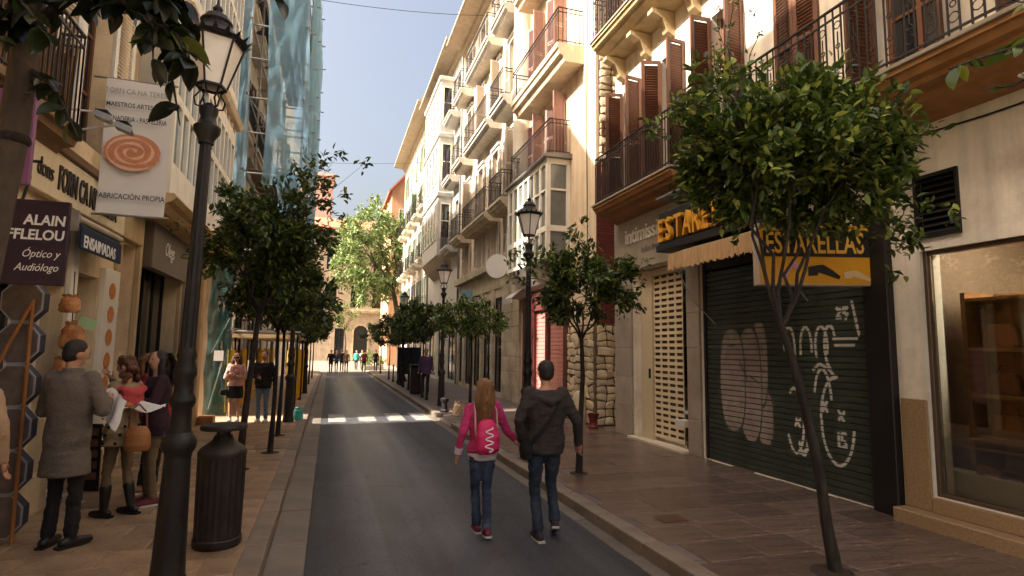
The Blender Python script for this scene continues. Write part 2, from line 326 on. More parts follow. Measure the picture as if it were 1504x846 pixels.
for j in range(52):
    y = YR0+.5+j*1.0+ (3 if j > 60 else 0)
    if y > YR1: break
    if y < 1.2: continue
    place('kerb_stone', kb, kerb_m, swl, (-.55+rr.uniform(-.006,.006), y, .124+rr.uniform(-.006,.004)), (0, rr.gauss(0,.008), rr.gauss(0,.004)))
    z = .03 if 14.4 < y < 16.4 else .124
    place('kerb_stone', kb, kerb_m, swr, (2.96+rr.uniform(-.006,.006), y, z+rr.uniform(-.006,.004)), (0, rr.gauss(0,.008), rr.gauss(0,.004)))
gl = bevel_mesh(MB().box(-.164, .164, -.59, .59, -.1, 0).mesh('gutter_slab'), .006)
gr = bevel_mesh(MB().box(-.078, .078, -.59, .59, -.1, 0).mesh('gutter_slab'), .006)
for j in range(39):
    y = 1.4+.6+j*1.2
    if y > YR1-.6: break
    place('gutter_slab', gl, gutter_m, road, (-.288, y, .008+rr.uniform(-.004,.004)), (0, rr.gauss(.01,.006), rr.gauss(0,.003)))
    place('gutter_slab', gr, gutter_m, road, (2.782, y, .008+rr.uniform(-.004,.004)), (0, rr.gauss(-.01,.006), rr.gauss(0,.003)))
# a broken, sunken access plate in the right pavement, and iron tree-pit frames
mb = MB().box(3.42, 3.72, 5.5, 5.75, .122, .126)
mb.build('access_plate', M('rusty_plate', S(92,66,50), .7, .3, 12, .4, 60), swr)

soil = M('damp_soil', S(58,46,38), .95, .4, 14, .8, 60)
for p_, (x, y), r_ in ((swr,(3.56,8.0),.13),(swr,(4.02,3.95),.17),(swl,(-1.18,9.4),.15),(swl,(-.88,10.75),.15),(swl,(-.92,12.75),.15),(swr,(3.5,14.7),.2)):
    MB().lathe([(r_*1.0,.105),(r_,.1225),(r_*.5,.126),(0,.127)], x, y, 16).build('tree_pit', soil, p_)

# ------------------------------------------------------------------ facade helpers
def wpt(side, plane, u, out, z): return {'R': (plane-out, u, z), 'L': (plane+out, u, z), 'F': (u, plane-out, z)}[side]
def wb(mb, side, plane, u0, u1, o0, o1, z0, z1):
    a = wpt(side, plane, u0, o0, z0); b = wpt(side, plane, u1, o1, z1)
    return mb.box(min(a[0],b[0]), max(a[0],b[0]), min(a[1],b[1]), max(a[1],b[1]), z0, z1)
def wall(parent, side, plane, u0, u1, z0, z1, ops, mat, reveal=.22, depth=8, name='wall', core=True):
    """front skin with openings, reveals and a solid core behind"""
    us = sorted(set([u0, u1]+[a for o in ops for a in o[:2]])); zs = sorted(set([z0, z1]+[a for o in ops for a in o[2:]]))
    mb = MB(); P = lambda u, o, z: wpt(side, plane, u, o, z)
    for i in range(len(us)-1):
        for j in range(len(zs)-1):
            um, zm = (us[i]+us[i+1])/2, (zs[j]+zs[j+1])/2
            if any(o[0] < um < o[1] and o[2] < zm < o[3] for o in ops): continue
            mb.quad(P(us[i],0,zs[j]), P(us[i+1],0,zs[j]), P(us[i+1],0,zs[j+1]), P(us[i],0,zs[j+1]))
    for a, b, c, d in ops:
        mb.quad(P(a,0,c), P(a,-reveal,c), P(a,-reveal,d), P(a,0,d)); mb.quad(P(b,0,c), P(b,-reveal,c), P(b,-reveal,d), P(b,0,d))
        mb.quad(P(a,0,d), P(a,-reveal,d), P(b,-reveal,d), P(b,0,d)); mb.quad(P(a,0,c), P(a,-reveal,c), P(b,-reveal,c), P(b,0,c))
    r2 = reveal
    for u in (u0, u1): mb.quad(P(u,0,z0), P(u,-r2,z0), P(u,-r2,z1), P(u,0,z1))
    mb.quad(P(u0,0,z1), P(u0,-r2,z1), P(u1,-r2,z1), P(u1,0,z1))
    if core: wb(mb, side, plane, u0, u1, -r2, -depth, z0, z1)
    return mb.build(name, mat, parent)
def window(parent, side, plane, u0, u1, z0, z1, fm, gm=None, cols=2, rows=1, out=-.14, fw=.06, name='window', split=False):
    gm = gm or darkglass; mb = MB(); e = .003
    u0 += e; u1 -= e; z0 += e; z1 -= e
    wb(mb, side, plane, u0, u0+fw, out-.05, out, z0, z1); wb(mb, side, plane, u1-fw, u1, out-.05, out, z0, z1)
    wb(mb, side, plane, u0+fw, u1-fw, out-.05, out, z0, z0+fw); wb(mb, side, plane, u0+fw, u1-fw, out-.05, out, z1-fw, z1)
    for i in range(1, cols):
        u = u0+(u1-u0)*i/cols; wb(mb, side, plane, u-fw/2, u+fw/2, out-.045, out-.002, z0+fw, z1-fw)
    for j in range(1, rows):
        z = z0+(z1-z0)*j/rows; wb(mb, side, plane, u0+fw, u1-fw, out-.042, out-.004, z-fw/3, z+fw/3)
    f = mb.build(name, fm, parent)
    if split:
        for i in range(cols):
            for j in range(rows):
                a = u0+(u1-u0)*i/cols; b = u0+(u1-u0)*(i+1)/cols; c = z0+(z1-z0)*j/rows; d = z0+(z1-z0)*(j+1)/rows
                wb(MB(), side, plane, a+.01, b-.01, out-.033, out-.027, c+.01, d-.01).build('pane', gm, f)
    else: wb(MB(), side, plane, u0+.01, u1-.01, out-.033, out-.027, z0+.01, z1-.01).build('pane', gm, f)
    return f
_sh = {}
def shutter(parent, loc, w, h, ang, mat, pitch=.052):
    """louvred leaf hinged at loc; local +X runs away from the hinge"""
    k = (round(w,2), round(h,2), mat.name)
    if k not in _sh:
        f = MB(); s = .065; t = .02
        f.box(0, s, -t, t, 0, h).box(w-s, w, -t, t, 0, h).box(s, w-s, -t, t, 0, s*1.4).box(s, w-s, -t, t, h-s, h).box(s, w-s, -t, t, h*.45, h*.45+s)
        sl = MB(); z = s*1.4+.02
        while z < h-s-.02:
            if not (h*.45-.03 < z < h*.45+s+.01): sl.add([(s,-.018,z-.016),(w-s,-.018,z-.016),(w-s,.016,z+.020),(s,.016,z+.020),(s,-.018,z-.008),(w-s,-.018,z-.008),(w-s,.016,z+.028),(s,.016,z+.028)], [(0,3,2,1),(4,5,6,7),(0,1,5,4),(1,2,6,5),(2,3,7,6),(3,0,4,7)])
            z += pitch
        _sh[k] = (f.mesh('shutter'), sl.mesh('slats'))
    o = place('shutter', _sh[k][0], mat, parent, loc, (0,0,ang)); c = place('slats', _sh[k][1], mat, o, world_loc(o)); tag(c, kind='stuff'); return o
def shutters_open(parent, side, plane, u0, u1, z0, z1, mat, a0=None, a1=None):
    """pair of leaves folded out from an opening; angles in degrees from closed"""
    w = (u1-u0)/2; a0 = 165 if a0 is None else a0; a1 = 165 if a1 is None else a1
    for (u, s, a) in ((u0, 1, a0), (u1, -1, a1)):
        x, y, z = wpt(side, plane, u, .025, z0)
        if side == 'R': ang = math.pi/2*s + s*R(a)          # closed leaf runs along +-Y, opens towards -X
        elif side == 'L': ang = math.pi/2*s - s*R(a)
        else: ang = (0 if s > 0 else math.pi) - s*R(a)
        shutter(parent, (x, y, z), w, z1-z0, ang, mat)
def rail_mesh(side, plane, u0, u1, z, proj, h=1.0, pitch=.11, bar=.014, fancy=False):
    mb = MB(); P = lambda u, o, zz: wpt(side, plane, u, o, zz); o = proj-.05
    runs = [(P(u0+.04,0,0), P(u0+.04,o,0)), (P(u0+.04,o,0), P(u1-.04,o,0)), (P(u1-.04,o,0), P(u1-.04,0,0))]
    for a, b in runs:
        a = Vector(a); b = Vector(b); L_ = (b-a).length; n = max(2, int(L_/pitch))
        for zz, w in ((z+h, .035), (z+h-.12, .02), (z+.08, .022)):
            mb.bar(a+Vector((0,0,zz)), b+Vector((0,0,zz)), w, .02)
        for i in range(n+1):
            q = a+(b-a)*i/n; mb.bar(q+Vector((0,0,z+.0)), q+Vector((0,0,z+h)), bar)
        if fancy:
            d = (b-a).normalized()
            for i in range(0, n, 2):
                q = a+(b-a)*(i+.5)/n
                for zc, r in ((z+.2, .05), (z+.33, .03), (z+h-.22, .045), (z+h*.55, .028)):
                    pts = [q+d*r*math.cos(t)+Vector((0,0,zc+r*math.sin(t))) for t in [k*math.pi/4 for k in range(9)]]
                    mb.tube(pts, .007, 4, caps=False)
                mb.bar(q+Vector((0,0,z+.36)), q+Vector((0,0,z+h-.3)), .010)
    return mb
def balcony(parent, side, plane, u0, u1, z, proj, mat, h=1.0, thick=.2, railmat=None, pitch=.11, fancy=False, mould=True, name='balcony'):
    """slab with stepped mouldings, and its iron railing"""
    mb = MB()
    if mould:
        prof = [(0, z), (proj, z), (proj, z-thick*.3), (proj-.05, z-thick*.36), (proj-.07, z-thick*.62), (proj-.16, z-thick*.7), (proj-.22, z-thick), (0, z-thick)]
    else: prof = [(0, z), (proj, z), (proj, z-thick), (0, z-thick)]
    n = len(prof); vs = [wpt(side, plane, u0+ (proj-o)*0, o, zz) for o, zz in prof]+[wpt(side, plane, u1, o, zz) for o, zz in prof]
    mb.add(vs, [(i, (i+1)%n, n+(i+1)%n, n+i) for i in range(n)]+[tuple(range(n-1,-1,-1)), tuple(range(n, 2*n))])
    b = mb.build(name, mat, parent)
    rail_mesh(side, plane, u0, u1, z, proj, h, pitch, fancy=fancy).build('railing', railmat or rail_iron, b)
    return b
def building(name, label, loc): return thing(name, label, 'building', loc)
def band(parent, side, plane, u0, u1, z0, z1, out, mat, name='cornice', o0=0):
    return wb(MB(), side, plane, u0, u1, o0, out, z0, z1).build(name, mat, parent, bev=.01)

# ------------------------------------------------------------------ right side: near building with the shuttered shop
XR = 6.15
b1 = building('shop_building', 'cream building with brown louvred shutters and a graffiti-covered shutter shop', (XR, 6, .1))
ops = [(1.4,4.67,.42,3.03), (5.33,8.60,.12,3.55), (9.02,10.98,.12,3.62), (4.20,4.68,3.16,3.86)]
fw_ = [(10.55,11.35), (8.95,9.75), (7.35,8.15), (5.85,6.65), (4.25,5.05), (2.6,3.4)]
ops += [(a,b,5.02,7.75) for a,b in fw_]+[(a,b,8.95,11.6) for a,b in fw_]
wall(b1, 'R', XR, -2, 11.75, .1, 13.2, ops, cream, .30, 9, core=False)
cb = MB(); cb.box(XR+.302, 15, 5.0, 11.74, .1, 3.98); cb.box(XR+.302, 15, -1.99, 11.74, 3.99, 13.19); cb.box(XR+2.4, 15, -1.99, 4.99, .1, 3.98); cb.box(XR+.31, XR+2.39, -1.99, 1.2, .1, 3.98)
cb.build('wall', cream, b1)
# display window: frame, glass, plinth, shelves
wsh = MB(); 
for a,b,c,d in ((1.42,1.46,.42,3.03),(4.625,4.668,.42,3.03)): wb(wsh,'R',XR,a,b,-.14,-.04,c,d)
wb(wsh,'R',XR,1.46,4.625,-.14,-.04,.422,.46); wb(wsh,'R',XR,1.46,4.625,-.14,-.04,2.985,3.028)
fr = wsh.build('display_frame', M('bronze_frame', S(96,80,66), .4, .1, 4, .05, metal=.5), b1, bev=.005)
wb(MB(),'R',XR,1.47,4.62,-.10,-.088,.465,2.98).build('pane', shop_glass, fr)
shopw = M('shop_interior', S(150,128,108), .7, .1, 2, .05)
it = MB(); it.box(XR+.31,XR+2.39,1.21,4.98,.30,.36); it.box(XR+2.3,XR+2.39,1.21,4.98,.36,3.9); it.box(XR+.31,XR+2.3,4.9,4.98,.36,3.9)
it.build('shop_interior', shopw, b1)
pl = MB().box(XR+.36,XR+.58,1.3,4.86,.361,.66).build('display_plinth', M('white_plinth', S(206,204,192), .5, .06), b1, bev=.01)
shf = MB(); wood_s = M('shelf_wood', S(164,118,78), .5, .25, 3, .1, stretch=(1,1,6))
shf.box(XR+.6,XR+1.1,4.64,4.69,.37,2.6).box(XR+.6,XR+1.1,2.75,2.8,.37,2.6).box(XR+1.06,XR+1.1,2.8,4.64,.37,2.6)
for z in (1.0,1.45,1.95,2.5): shf.box(XR+.6,XR+1.06,2.8,4.64,z,z+.035)
shf.build('shelf_unit', wood_s, b1)
step = MB().box(5.93,XR-.002,1.0,4.98,.1,.26).build('doorstep', tanstone, b1, bev=.012)
wb(MB(),'R',XR,1.2,4.66,.002,.05,.262,.415).build('sill', tanstone, b1, bev=.006)
wb(MB(),'R',XR,4.675,4.97,.002,.03,.262,1.42).build('dado', tanstone, b1, bev=.006)
wb(MB(),'R',XR,5.0,5.325,-.05,.10,.11,3.6).build('black_pier', M('black_cladding', S(26,23,23), .5, .3, 3, .1), b1, bev=.01)
# louvred vent above the shop window
v = MB(); wb(v,'R',XR,4.20,4.68,-.05,.03,3.16,3.20); wb(v,'R',XR,4.20,4.68,-.05,.03,3.82,3.86); wb(v,'R',XR,4.20,4.23,-.05,.03,3.2,3.82); wb(v,'R',XR,4.65,4.68,-.05,.03,3.2,3.82)
vv = v.build('vent_grille', dark, b1)
lv = MB().add([(0,-.21,0),(0,.21,0),(-.05,.21,-.05),(-.05,-.21,-.05),(.008,-.21,.0),(.008,.21,0),(-.042,.21,-.05),(-.042,-.21,-.05)],[(0,1,2,3),(4,7,6,5),(0,4,5,1),(1,5,6,2),(2,6,7,3),(3,7,4,0)]).mesh('slat')
for k in range(9): place('slat', lv, dark, vv, (XR+.03, 4.44, 3.26+k*.07))
MB().box(XR+.10,XR+.13,4.15,4.73,3.12,3.90).build('vent_light_block', dark, b1)  # added panel behind the vent to block the shop lamp's light
# roller shutter, slat by slat, with painted graffiti
sh_m = M('green_roller_shutter', S(62,70,60), .5, .25, 3, .1, 60, rnd=.10, metal=.2, dirt=S(34,30,28), dscale=2, damt=.6)
rs = MB(); wb(rs,'R',XR,5.335,5.40,-.12,-.02,.12,3.5); wb(rs,'R',XR,8.53,8.595,-.12,-.02,.12,3.5); wb(rs,'R',XR,5.41,8.52,-.2,-.02,3.3,3.54)
tag_g = 1
roller = rs.build('roller_shutter', dark, b1)
pit = .082; sm = MB().prism([(0,.002),(-.016,.006),(-.016,.074),(0,.080),(.01,.080),(.01,.002)], -1.565, 1.565).mesh('slat')
nsl = 38; XS = XR+.06
for k in range(nsl): place('slat', sm, sh_m, roller, (XS, 6.965, .15+k*pit))
MB().box(XS-.03, XS+.02, 5.41, 8.52, .122, .15).build('bottom_bar', M('bar_dark', S(60,58,52), .5, .2, 5), roller)
def graffiti(name, inside, u0, u1, mat, du=.008):
    mb = MB(); x = XS-.0175
    for k in range(nsl):
        for (za, zb) in ((.006,.023),(.023,.040),(.040,.057),(.057,.074)):
            z = .15+k*pit+(za+zb)/2; u = u0; st = None
            while u <= u1:
                ins = inside(u, z)
                if ins and st is None: st = u
                if (not ins or u+du > u1) and st is not None:
                    mb.quad((x,st,.15+k*pit+za),(x,u,.15+k*pit+za),(x,u,.15+k*pit+zb),(x,st,.15+k*pit+zb)); st = None
                u += du
    o = mb.build(name, mat, roller); tag(o, kind='stuff'); return o
def seg(u, z, a, b, w):
    ax, az = a; bx, bz = b; dx, dz = bx-ax, bz-az; t = max(0, min(1, ((u-ax)*dx+(z-az)*dz)/(dx*dx+dz*dz+1e-9)))
    return (u-ax-t*dx)**2+(z-az-t*dz)**2 < w*w
def poly_in(u, z, pts, w): return any(seg(u, z, pts[i], pts[i+1], w) for i in range(len(pts)-1))
def ell(u, z, c, r, n=2.6): return abs((u-c[0])/r[0])**n+abs((z-c[1])/r[1])**n
bub = [((7.90,1.47),(.29,.80)), ((7.50,1.42),(.25,.86)), ((7.27,1.75),(.17,.62)), ((7.19,.95),(.17,.40))]
def pale_in(u, z):
    if min(ell(u,z,c,r) for c,r in bub) > 1: return False
    for i,(c,r) in enumerate(bub):                                   # dark seams where one bubble overlaps the next
        e = ell(u,z,c,r)
        if 1 <= e < 1.25: return False
        if e < 1:
            break
    if poly_in(u,z,[(7.72,1.75),(7.55,1.5)],.012) or poly_in(u,z,[(7.50,1.55),(7.30,1.45)],.014) or poly_in(u,z,[(8.0,2.0),(7.8,2.02)],.012): return False
    return True
graffiti('graffiti', pale_in, 6.9, 8.3, M('faded_pink_spray', S(150,136,130), .7, .25, 5, .05, dirt=S(90,84,80), dscale=6, damt=.5))
def arc(c, r, a0, a1, n=14): return [(c[0]+r[0]*math.cos(R(a0+(a1-a0)*i/n)), c[1]+r[1]*math.sin(R(a0+(a1-a0)*i/n))) for i in range(n+1)]
wl_ = [arc((5.90,1.05),(.25,.55),-170,95,18), arc((6.11,1.25),(.14,.45),20,170,10), [(6.25,1.69),(6.14,1.77),(5.99,1.70),(5.90,1.6)],
       arc((6.60,.98),(.15,.44),60,330,18), arc((6.47,.85),(.08,.32),200,330,8), [(6.53,.55),(6.40,.62),(6.36,.98)],
       arc((6.66,1.95),(.10,.32),0,250,14), arc((6.36,1.98),(.10,.28),-20,190,12), arc((6.10,2.0),(.10,.26),-30,200,12), arc((5.96,2.0),(.09,.27),-60,160,12),
       [(6.02,1.78),(5.97,1.72)], [(5.60,2.55),(5.52,2.15)], [(5.9,2.1),(5.55,2.1)], [(5.88,2.02),(5.6,2.02)],
       [(6.12,1.28),(6.05,1.16)], [(6.05,1.28),(6.12,1.16)], [(5.87,1.18),(5.80,1.06)], [(5.79,1.17),(5.87,1.08)], [(6.58,1.0),(6.52,.9)], [(6.51,1.0),(6.6,.92)],
       [(5.89,.90),(5.89,.74)], [(5.84,.90),(5.78,.90)], [(5.84,.90),(5.84,.82),(5.78,.80),(5.78,.75),(5.85,.73)], [(5.83,2.48),(5.77,2.46),(5.84,2.36),(5.77,2.36)], [(5.73,2.48),(5.67,2.48)], [(5.73,2.48),(5.73,2.42),(5.67,2.40),(5.70,2.34)]]
graffiti('graffiti', lambda u, z: any(poly_in(u, z, p, .020) for p in wl_), 5.4, 6.9, M('white_spray', S(200,198,190), .7, .15, 8))
# grey stone piers and fascia of the neighbouring shop
for (a,b) in ((8.625,9.0),(11.0,11.745)):
    z = .12; kk = 0
    while z < 3.6:
        h = min(.62, 3.62-z)
        wb(MB(),'R',XR,a,b,.002,.05,z,z+h-.006).build('stone_panel', greystone, b1, bev=.004); z += h
    
for (a,b) in ((8.625,9.6),(9.606,10.7),(10.706,11.745)): wb(MB(),'R',XR,a,b,.002,.05,3.626,4.78).build('fascia_panel', greystone, b1, bev=.004)
text('intimissimi', .47, (XR-.052, 11.22, 4.21), 'right', silver_white, b1, ext=.02, sx=.88, bold=.006)
text('italian lingerie', .20, (XR-.052, 10.55, 3.94), 'right', zinc, b1, ext=.006, sx=.8)
# perforated white security door and niche, its lit look put into amber colour
fd = MB(); wb(fd,'R',XR,9.03,9.13,-.25,-.2,.12,3.6); wb(fd,'R',XR,10.55,10.97,-.28,-.18,.12,3.6); wb(fd,'R',XR,9.13,10.55,-.26,-.2,3.45,3.6)
dfr = fd.build('door_frame', M('ivory_metal', S(196,180,152), .5, .06), b1)
pdm = MB(); y0, y1, z0, z1 = 9.50, 10.54, .2, 3.44; nr, nc = 27, 4
zs = [z0+(z1-z0)*k/nr for k in range(nr+1)]
for k in range(nr):
    wb(pdm,'R',XR,y0,y1,-.235,-.215,zs[k],zs[k]+.062)
    for c in range(nc+1):
        u = y0+(y1-y0)*c/nc; wb(pdm,'R',XR,max(y0,u-.03),min(y1,u+.03),-.233,-.217,zs[k]+.062,zs[k+1])
pd = pdm.build('perforated_door', M('ivory_panel', S(214,196,164), .5, .06), b1)
MB().box(XR+.245,XR+.25,9.5,10.54,.2,3.44).build('backing', M('dim_interior', S(84,60,46), .7, .2, 2), pd)
MB().box(XR+.0,XR+.2,9.16,9.49,.55,.66).build('white_lit_strip', M('white_plinth', S(230,228,220), .5, .06), b1)  # white box; the lit strip is put in as plain white colour
wb(MB(),'R',XR,9.13,9.5,-.225,-.215,.14,3.45).build('pane', shop_glass, dfr)
wb(MB(),'R',XR,9.14,9.48,-.29,-.27,.14,3.44).build('niche_panel', M('amber_panel', S(170,120,66), .6, .15, 2), b1)
MB().box(5.98,XR-.01,9.0,11.0,.1,.165).build('threshold', M('cream_marble', S(206,192,168), .4, .12, 3, .05), b1, bev=.008)
wb(MB(),'R',XR,10.62,10.68,-.18,-.165,1.35,1.55).build('entry_phone', dark, b1)
# first floor: french windows, shutters, balconies
for i,(a,b) in enumerate(fw_):
    window(b1,'R',XR,a,b,5.02,7.75,brown_wood,darkglass,2,3,-.2)
    window(b1,'R',XR,a,b,8.95,11.6,brown_wood,darkglass,2,3,-.2)
ang = {0:(98,100), 1:(95,105), 2:(100,92), 3:(4,4), 4:(120,96), 5:(20,100)}
for i,(a,b) in enumerate(fw_):
    shutters_open(b1,'R',XR,a,b,5.04,7.73,brown_wood,*ang[i]); shutters_open(b1,'R',XR,a,b,8.97,11.58,brown_wood,150,95)
def deep_balcony(parent, u0, u1, z, proj, mat, fancy, rm=None):
    mb = MB(); prof = [(0,z),(proj,z),(proj,z-.05),(proj-.03,z-.06),(proj-.06,z-.13),(proj-.13,z-.15),(proj-.15,z-.20),(proj-.32,z-.23),(proj-.36,z-.28),(0,z-.36)]
    n = len(prof); vs = [wpt('R',XR,u0,o,zz) for o,zz in prof]+[wpt('R',XR,u1,o,zz) for o,zz in prof]
    mb.add(vs, [(i,(i+1)%n,n+(i+1)%n,n+i) for i in range(n)]+[tuple(range(n-1,-1,-1)), tuple(range(n,2*n))])
    b = mb.build('balcony', mat, parent)
    lip = wb(MB(),'R',XR,u0-.02,u1+.02,.002,proj+.03,z+.002,z+.05).build('balcony_floor', M('slab_edge', S(150,138,124), .8, .2, 4, .2), b, bev=.008)
    rail_mesh('R',XR,u0,u1,z+.05,proj,1.05,.105 if fancy else .085,.015,fancy).build('railing', rail_iron, b); return b
soffit = M('orange_soffit', S(164,118,76), .7, .2, 2.5, .15, 40, streak=.3, dirt=S(120,72,32), damt=.5)
deep_balcony(b1, 1.0, 6.9, 4.78, .80, soffit, True)
deep_balcony(b1, 8.5, 11.6, 5.08, .66, soffit, False)
deep_balcony(b1, 4.0, 11.5, 8.86, .75, ochre, True)
cm = MB().prism([(0,0),(-.5,0),(-.5,-.08),(-.28,-.16),(-.16,-.42),(0,-.5)], -.09, .09).mesh('corbel')
for y in (11.3,10.2,9.35,8.5,7.2,6.0,4.8): place('corbel', cm, ochre, b1, (XR-.002, y, 8.50))
deep_balcony(b1, 4.0, 11.5, 12.6, .75, ochre, False)
# hanging vine on the first floor balcony comes with the plants
# letter box sign with scalloped valance
es = thing('lettered_sign_box', 'black box sign with big raised orange letters over the shutter', 'sign', (5.8, 7.8, 3.7))
MB().box(5.50, XR-.002, 6.35, 9.0, 3.66, 3.78).box(5.56, 5.66, 6.35, 9.0, 3.78, 4.36).build('sign_box', dark, es, bev=.01)
MB().box(5.52, 6.1, 8.0, 9.02, 4.62, 4.66).build('top_plate', zinc, es)
for i, ch in enumerate('ESTARELLAS'):
    text(ch, .56, (5.52, 8.92-i*.255, 3.83), 'right', amber_l, es, 'letter', .04, sx=.62, bold=.008)
aw = thing('fringed_awning', 'narrow beige awning with a fringed valance below the box sign', 'awning', (5.5, 7.2, 3.3))
aw_m = M('awning_canvas', S(190,156,114), .9, .2, 4, .3, 40, stretch=(1,14,1), streak=.2)
mb = MB(); n = 90; 
for i in range(n):
    y0, y1 = 6.1+i*(2.05/n), 6.1+(i+1)*(2.05/n); w0 = .018*math.sin(i*1.3); w1 = .018*math.sin((i+1)*1.3); zb = 3.22-.03*abs(math.sin(i*.55))+.01*((i*7)%3)
    mb.quad((5.2+w0,y0,zb),(5.2+w1,y1,zb),(5.22+w1*.3,y1,3.48),(5.22+w0*.3,y0,3.48))
mb.quad((5.22,6.1,3.48),(5.22,8.15,3.48),(5.75,8.15,3.66),(5.75,6.1,3.66))
o = mb.build('valance', aw_m, aw); so = o.modifiers.new('thick','SOLIDIFY'); so.thickness = .006
MB().tube([(5.24,6.08,3.47),(5.24,8.17,3.47)], .02, 8).tube([(5.24,8.12,3.47),(5.62,8.12,2.75),(6.08,8.12,2.35)], .012, 6).tube([(5.24,6.2,3.47),(6.1,6.2,2.6)], .012, 6).build('awning_arm', steel, aw)
# yellow and black blade sign with shoes
bd = Vector((math.cos(R(17.5)), -math.sin(R(17.5)), 0)); bn = Vector((-math.sin(R(17.5)), -math.cos(R(17.5)), 0))
B0 = Vector((4.80, 5.60, 2.70)); BW, BH = 1.40, .74
bs = thing('shoe_shop_blade_sign', 'yellow and black shop sign with shoe pictures jutting over the pavement', 'sign', tuple(B0))
def bp(u, z, o=0): return B0+bd*u+Vector((0,0,z))+bn*o
def bslab(u0,u1,z0,z1,o0,o1):
    c = [bp(u,z,o) for o in (o0,o1) for z in (z0,z1) for u in (u0,u1)]
    return MB().add(c,[(0,1,3,2),(4,6,7,5),(0,4,5,1),(2,3,7,6),(0,2,6,4),(1,5,7,3)])
bslab(0,BW,0,BH,-.16,0).build('sign_case', M('white_case', S(196,180,160), .5, .1), bs, bev=.006)
bslab(.02,BW-.02,.02,BH-.02,.0015,.006).build('yellow_panel', yellow_p, bs)
bslab(.06,BW-.06,.34,BH-.09,.0075,.010).build('black_panel', M('sign_black', S(26,22,20), .4, .1), bs)
bf = (tuple(bd), (0,0,1), tuple(bn))
text('ESTARELLAS', .36, tuple(bp(.08,.385,.012)), bf, M('sign_gold', S(240,186,70), .45, .05), bs, ext=.003, sx=.60, bold=.004)
def shoe(pts, mat, u, z, s):
    me = MB(); n = len(pts); vs = [bp(u+a*s, z+b*s, .008) for a,b in pts]+[bp(u+a*s, z+b*s, .012) for a,b in pts]
    me.add(vs, [(i,(i+1)%n,n+(i+1)%n,n+i) for i in range(n)]+[tuple(range(n-1,-1,-1)), tuple(range(n,2*n))]); return me.build('shoe_picture', mat, bs)
heel = [(0,.02),(.25,0),(.42,.08),(.62,.42),(.78,.62),(.86,.52),(.92,.02),(.96,.02),(.98,.7),(.88,.82),(.74,.8),(.55,.55),(.35,.2),(.15,.12)]
shoe(heel, M('lilac_print', S(206,156,196), .5, .05), .20, .06, .27)
loaf = [(0,.3),(0,.0),(.3,.02),(.34,.12),(1.0,-.1),(1.05,.0),(.8,.2),(.5,.38),(.3,.36)]
shoe(loaf, M('black_print', S(30,26,24), .5, .05), .58, .11, .36)
shoe([(a*1.0,b*.9) for a,b in loaf], M('cream_print', S(226,196,150), .5, .05), 1.00, .08, .30)
# ------------------------------------------------------------------ right side: bay-window building beyond the narrow gap
b2 = building('bay_window_building', 'pale peach building with red shutters and a white glazed bay over red shopfront', (XR, 15.5, .1))
Y20, Y21 = 12.8, 18.55
fl2 = [(7.35,9.25), (10.05,12.7), (13.75,16.2)]; c2 = [(13.95,14.85), (15.7,16.6)]
ops = [(a,b,c,d) for a,b in [(14.75,15.55),(16.5,17.3)] for c,d in fl2]+[(14.5,18.2,.12,3.5)]
wall(b2,'R',XR,Y20,Y21,.1,17.6,ops,peach,.28,8)
for a,b in [(14.75,15.55),(16.5,17.3)]:
    for c,d in fl2:
        window(b2,'R',XR,a,b,c,d,white_wood,paleglass,2,3,-.2); shutters_open(b2,'R',XR,a,b,c+.02,d-.02,red_wood,100,158)
# glazed bay
xb = 5.45; yb0, yb1, zb0, zb1 = 14.4, 18.05, 4.35, 7.15
bay = MB().box(xb+.12,XR-.002,yb0+.12,yb1-.12,zb0+.02,zb1-.02).build('bay', M('bay_inside', S(130,124,112), .6, .3, 1.5, 0), b2)
p = MB()
for y in [yb0+i*(yb1-yb0-.12)/7 for i in range(8)]: p.box(xb,xb+.11,y,y+.12,zb0,zb1)
for z,h in ((zb0,.12),(5.12,.16),(6.25,.06),(zb1-.16,.16)):
    p.box(xb+.004,xb+.10,yb0+.02,yb1-.02,z+.002,z+h); p.box(xb+.01,XR-.003,yb0+.004,yb0+.10,z+.002,z+h)
p.box(XR-.12,XR-.004,yb0+.002,yb0+.11,zb0+.004,zb1-.004)
p.build('bay_frame', white_wood, bay)
for i in range(7):
    ya = yb0+i*(yb1-yb0-.12)/7+.10; yc = ya+(yb1-yb0-.12)/7-.08
    for z0,z1 in ((zb0+.1,5.13),(5.27,6.26),(6.30,zb1-.15)): MB().box(xb+.055,xb+.062,ya,yc,z0,z1).build('pane', paleglass, bay)
for z0,z1 in ((zb0+.1,5.13),(5.27,6.26),(6.30,zb1-.15)): MB().box(xb+.1,XR-.1,yb0+.05,yb0+.057,z0,z1).build('pane', paleglass, bay)
MB().prism([(xb-.12,zb1),(XR-.002,zb1),(XR-.002,zb1+.14),(xb-.05,zb1+.1),(xb-.12,zb1+.05)], yb0-.12, yb1+.1).build('bay_roof', zinc, bay)
MB().prism([(xb-.04,zb0-.002),(XR-.002,zb0-.002),(XR-.002,zb0-.62),(XR-.25,zb0-.5),(xb+.1,zb0-.14)], yb0-.04, yb1).build('bay_base', white_r, bay)
rail_mesh('R',XR,yb0,yb1,zb1+.14,.66,1.0,.1).build('railing', rail_iron, bay)
balcony(b2,'R',XR,13.5,17.6,10.0,.78,peach,1.0,.5)
balcony(b2,'R',XR,13.5,17.6,13.7,.78,peach,1.0,.45)
MB().lathe([(.36,3.6),(.36,10.5),(.43,10.58),(.45,10.75),(.38,10.85),(.37,14.9),(.44,15.0),(.44,15.2),(.38,15.3),(.38,17.5)], 6.05, 18.28, 24).build('round_pier', pale, b2, smooth=True)
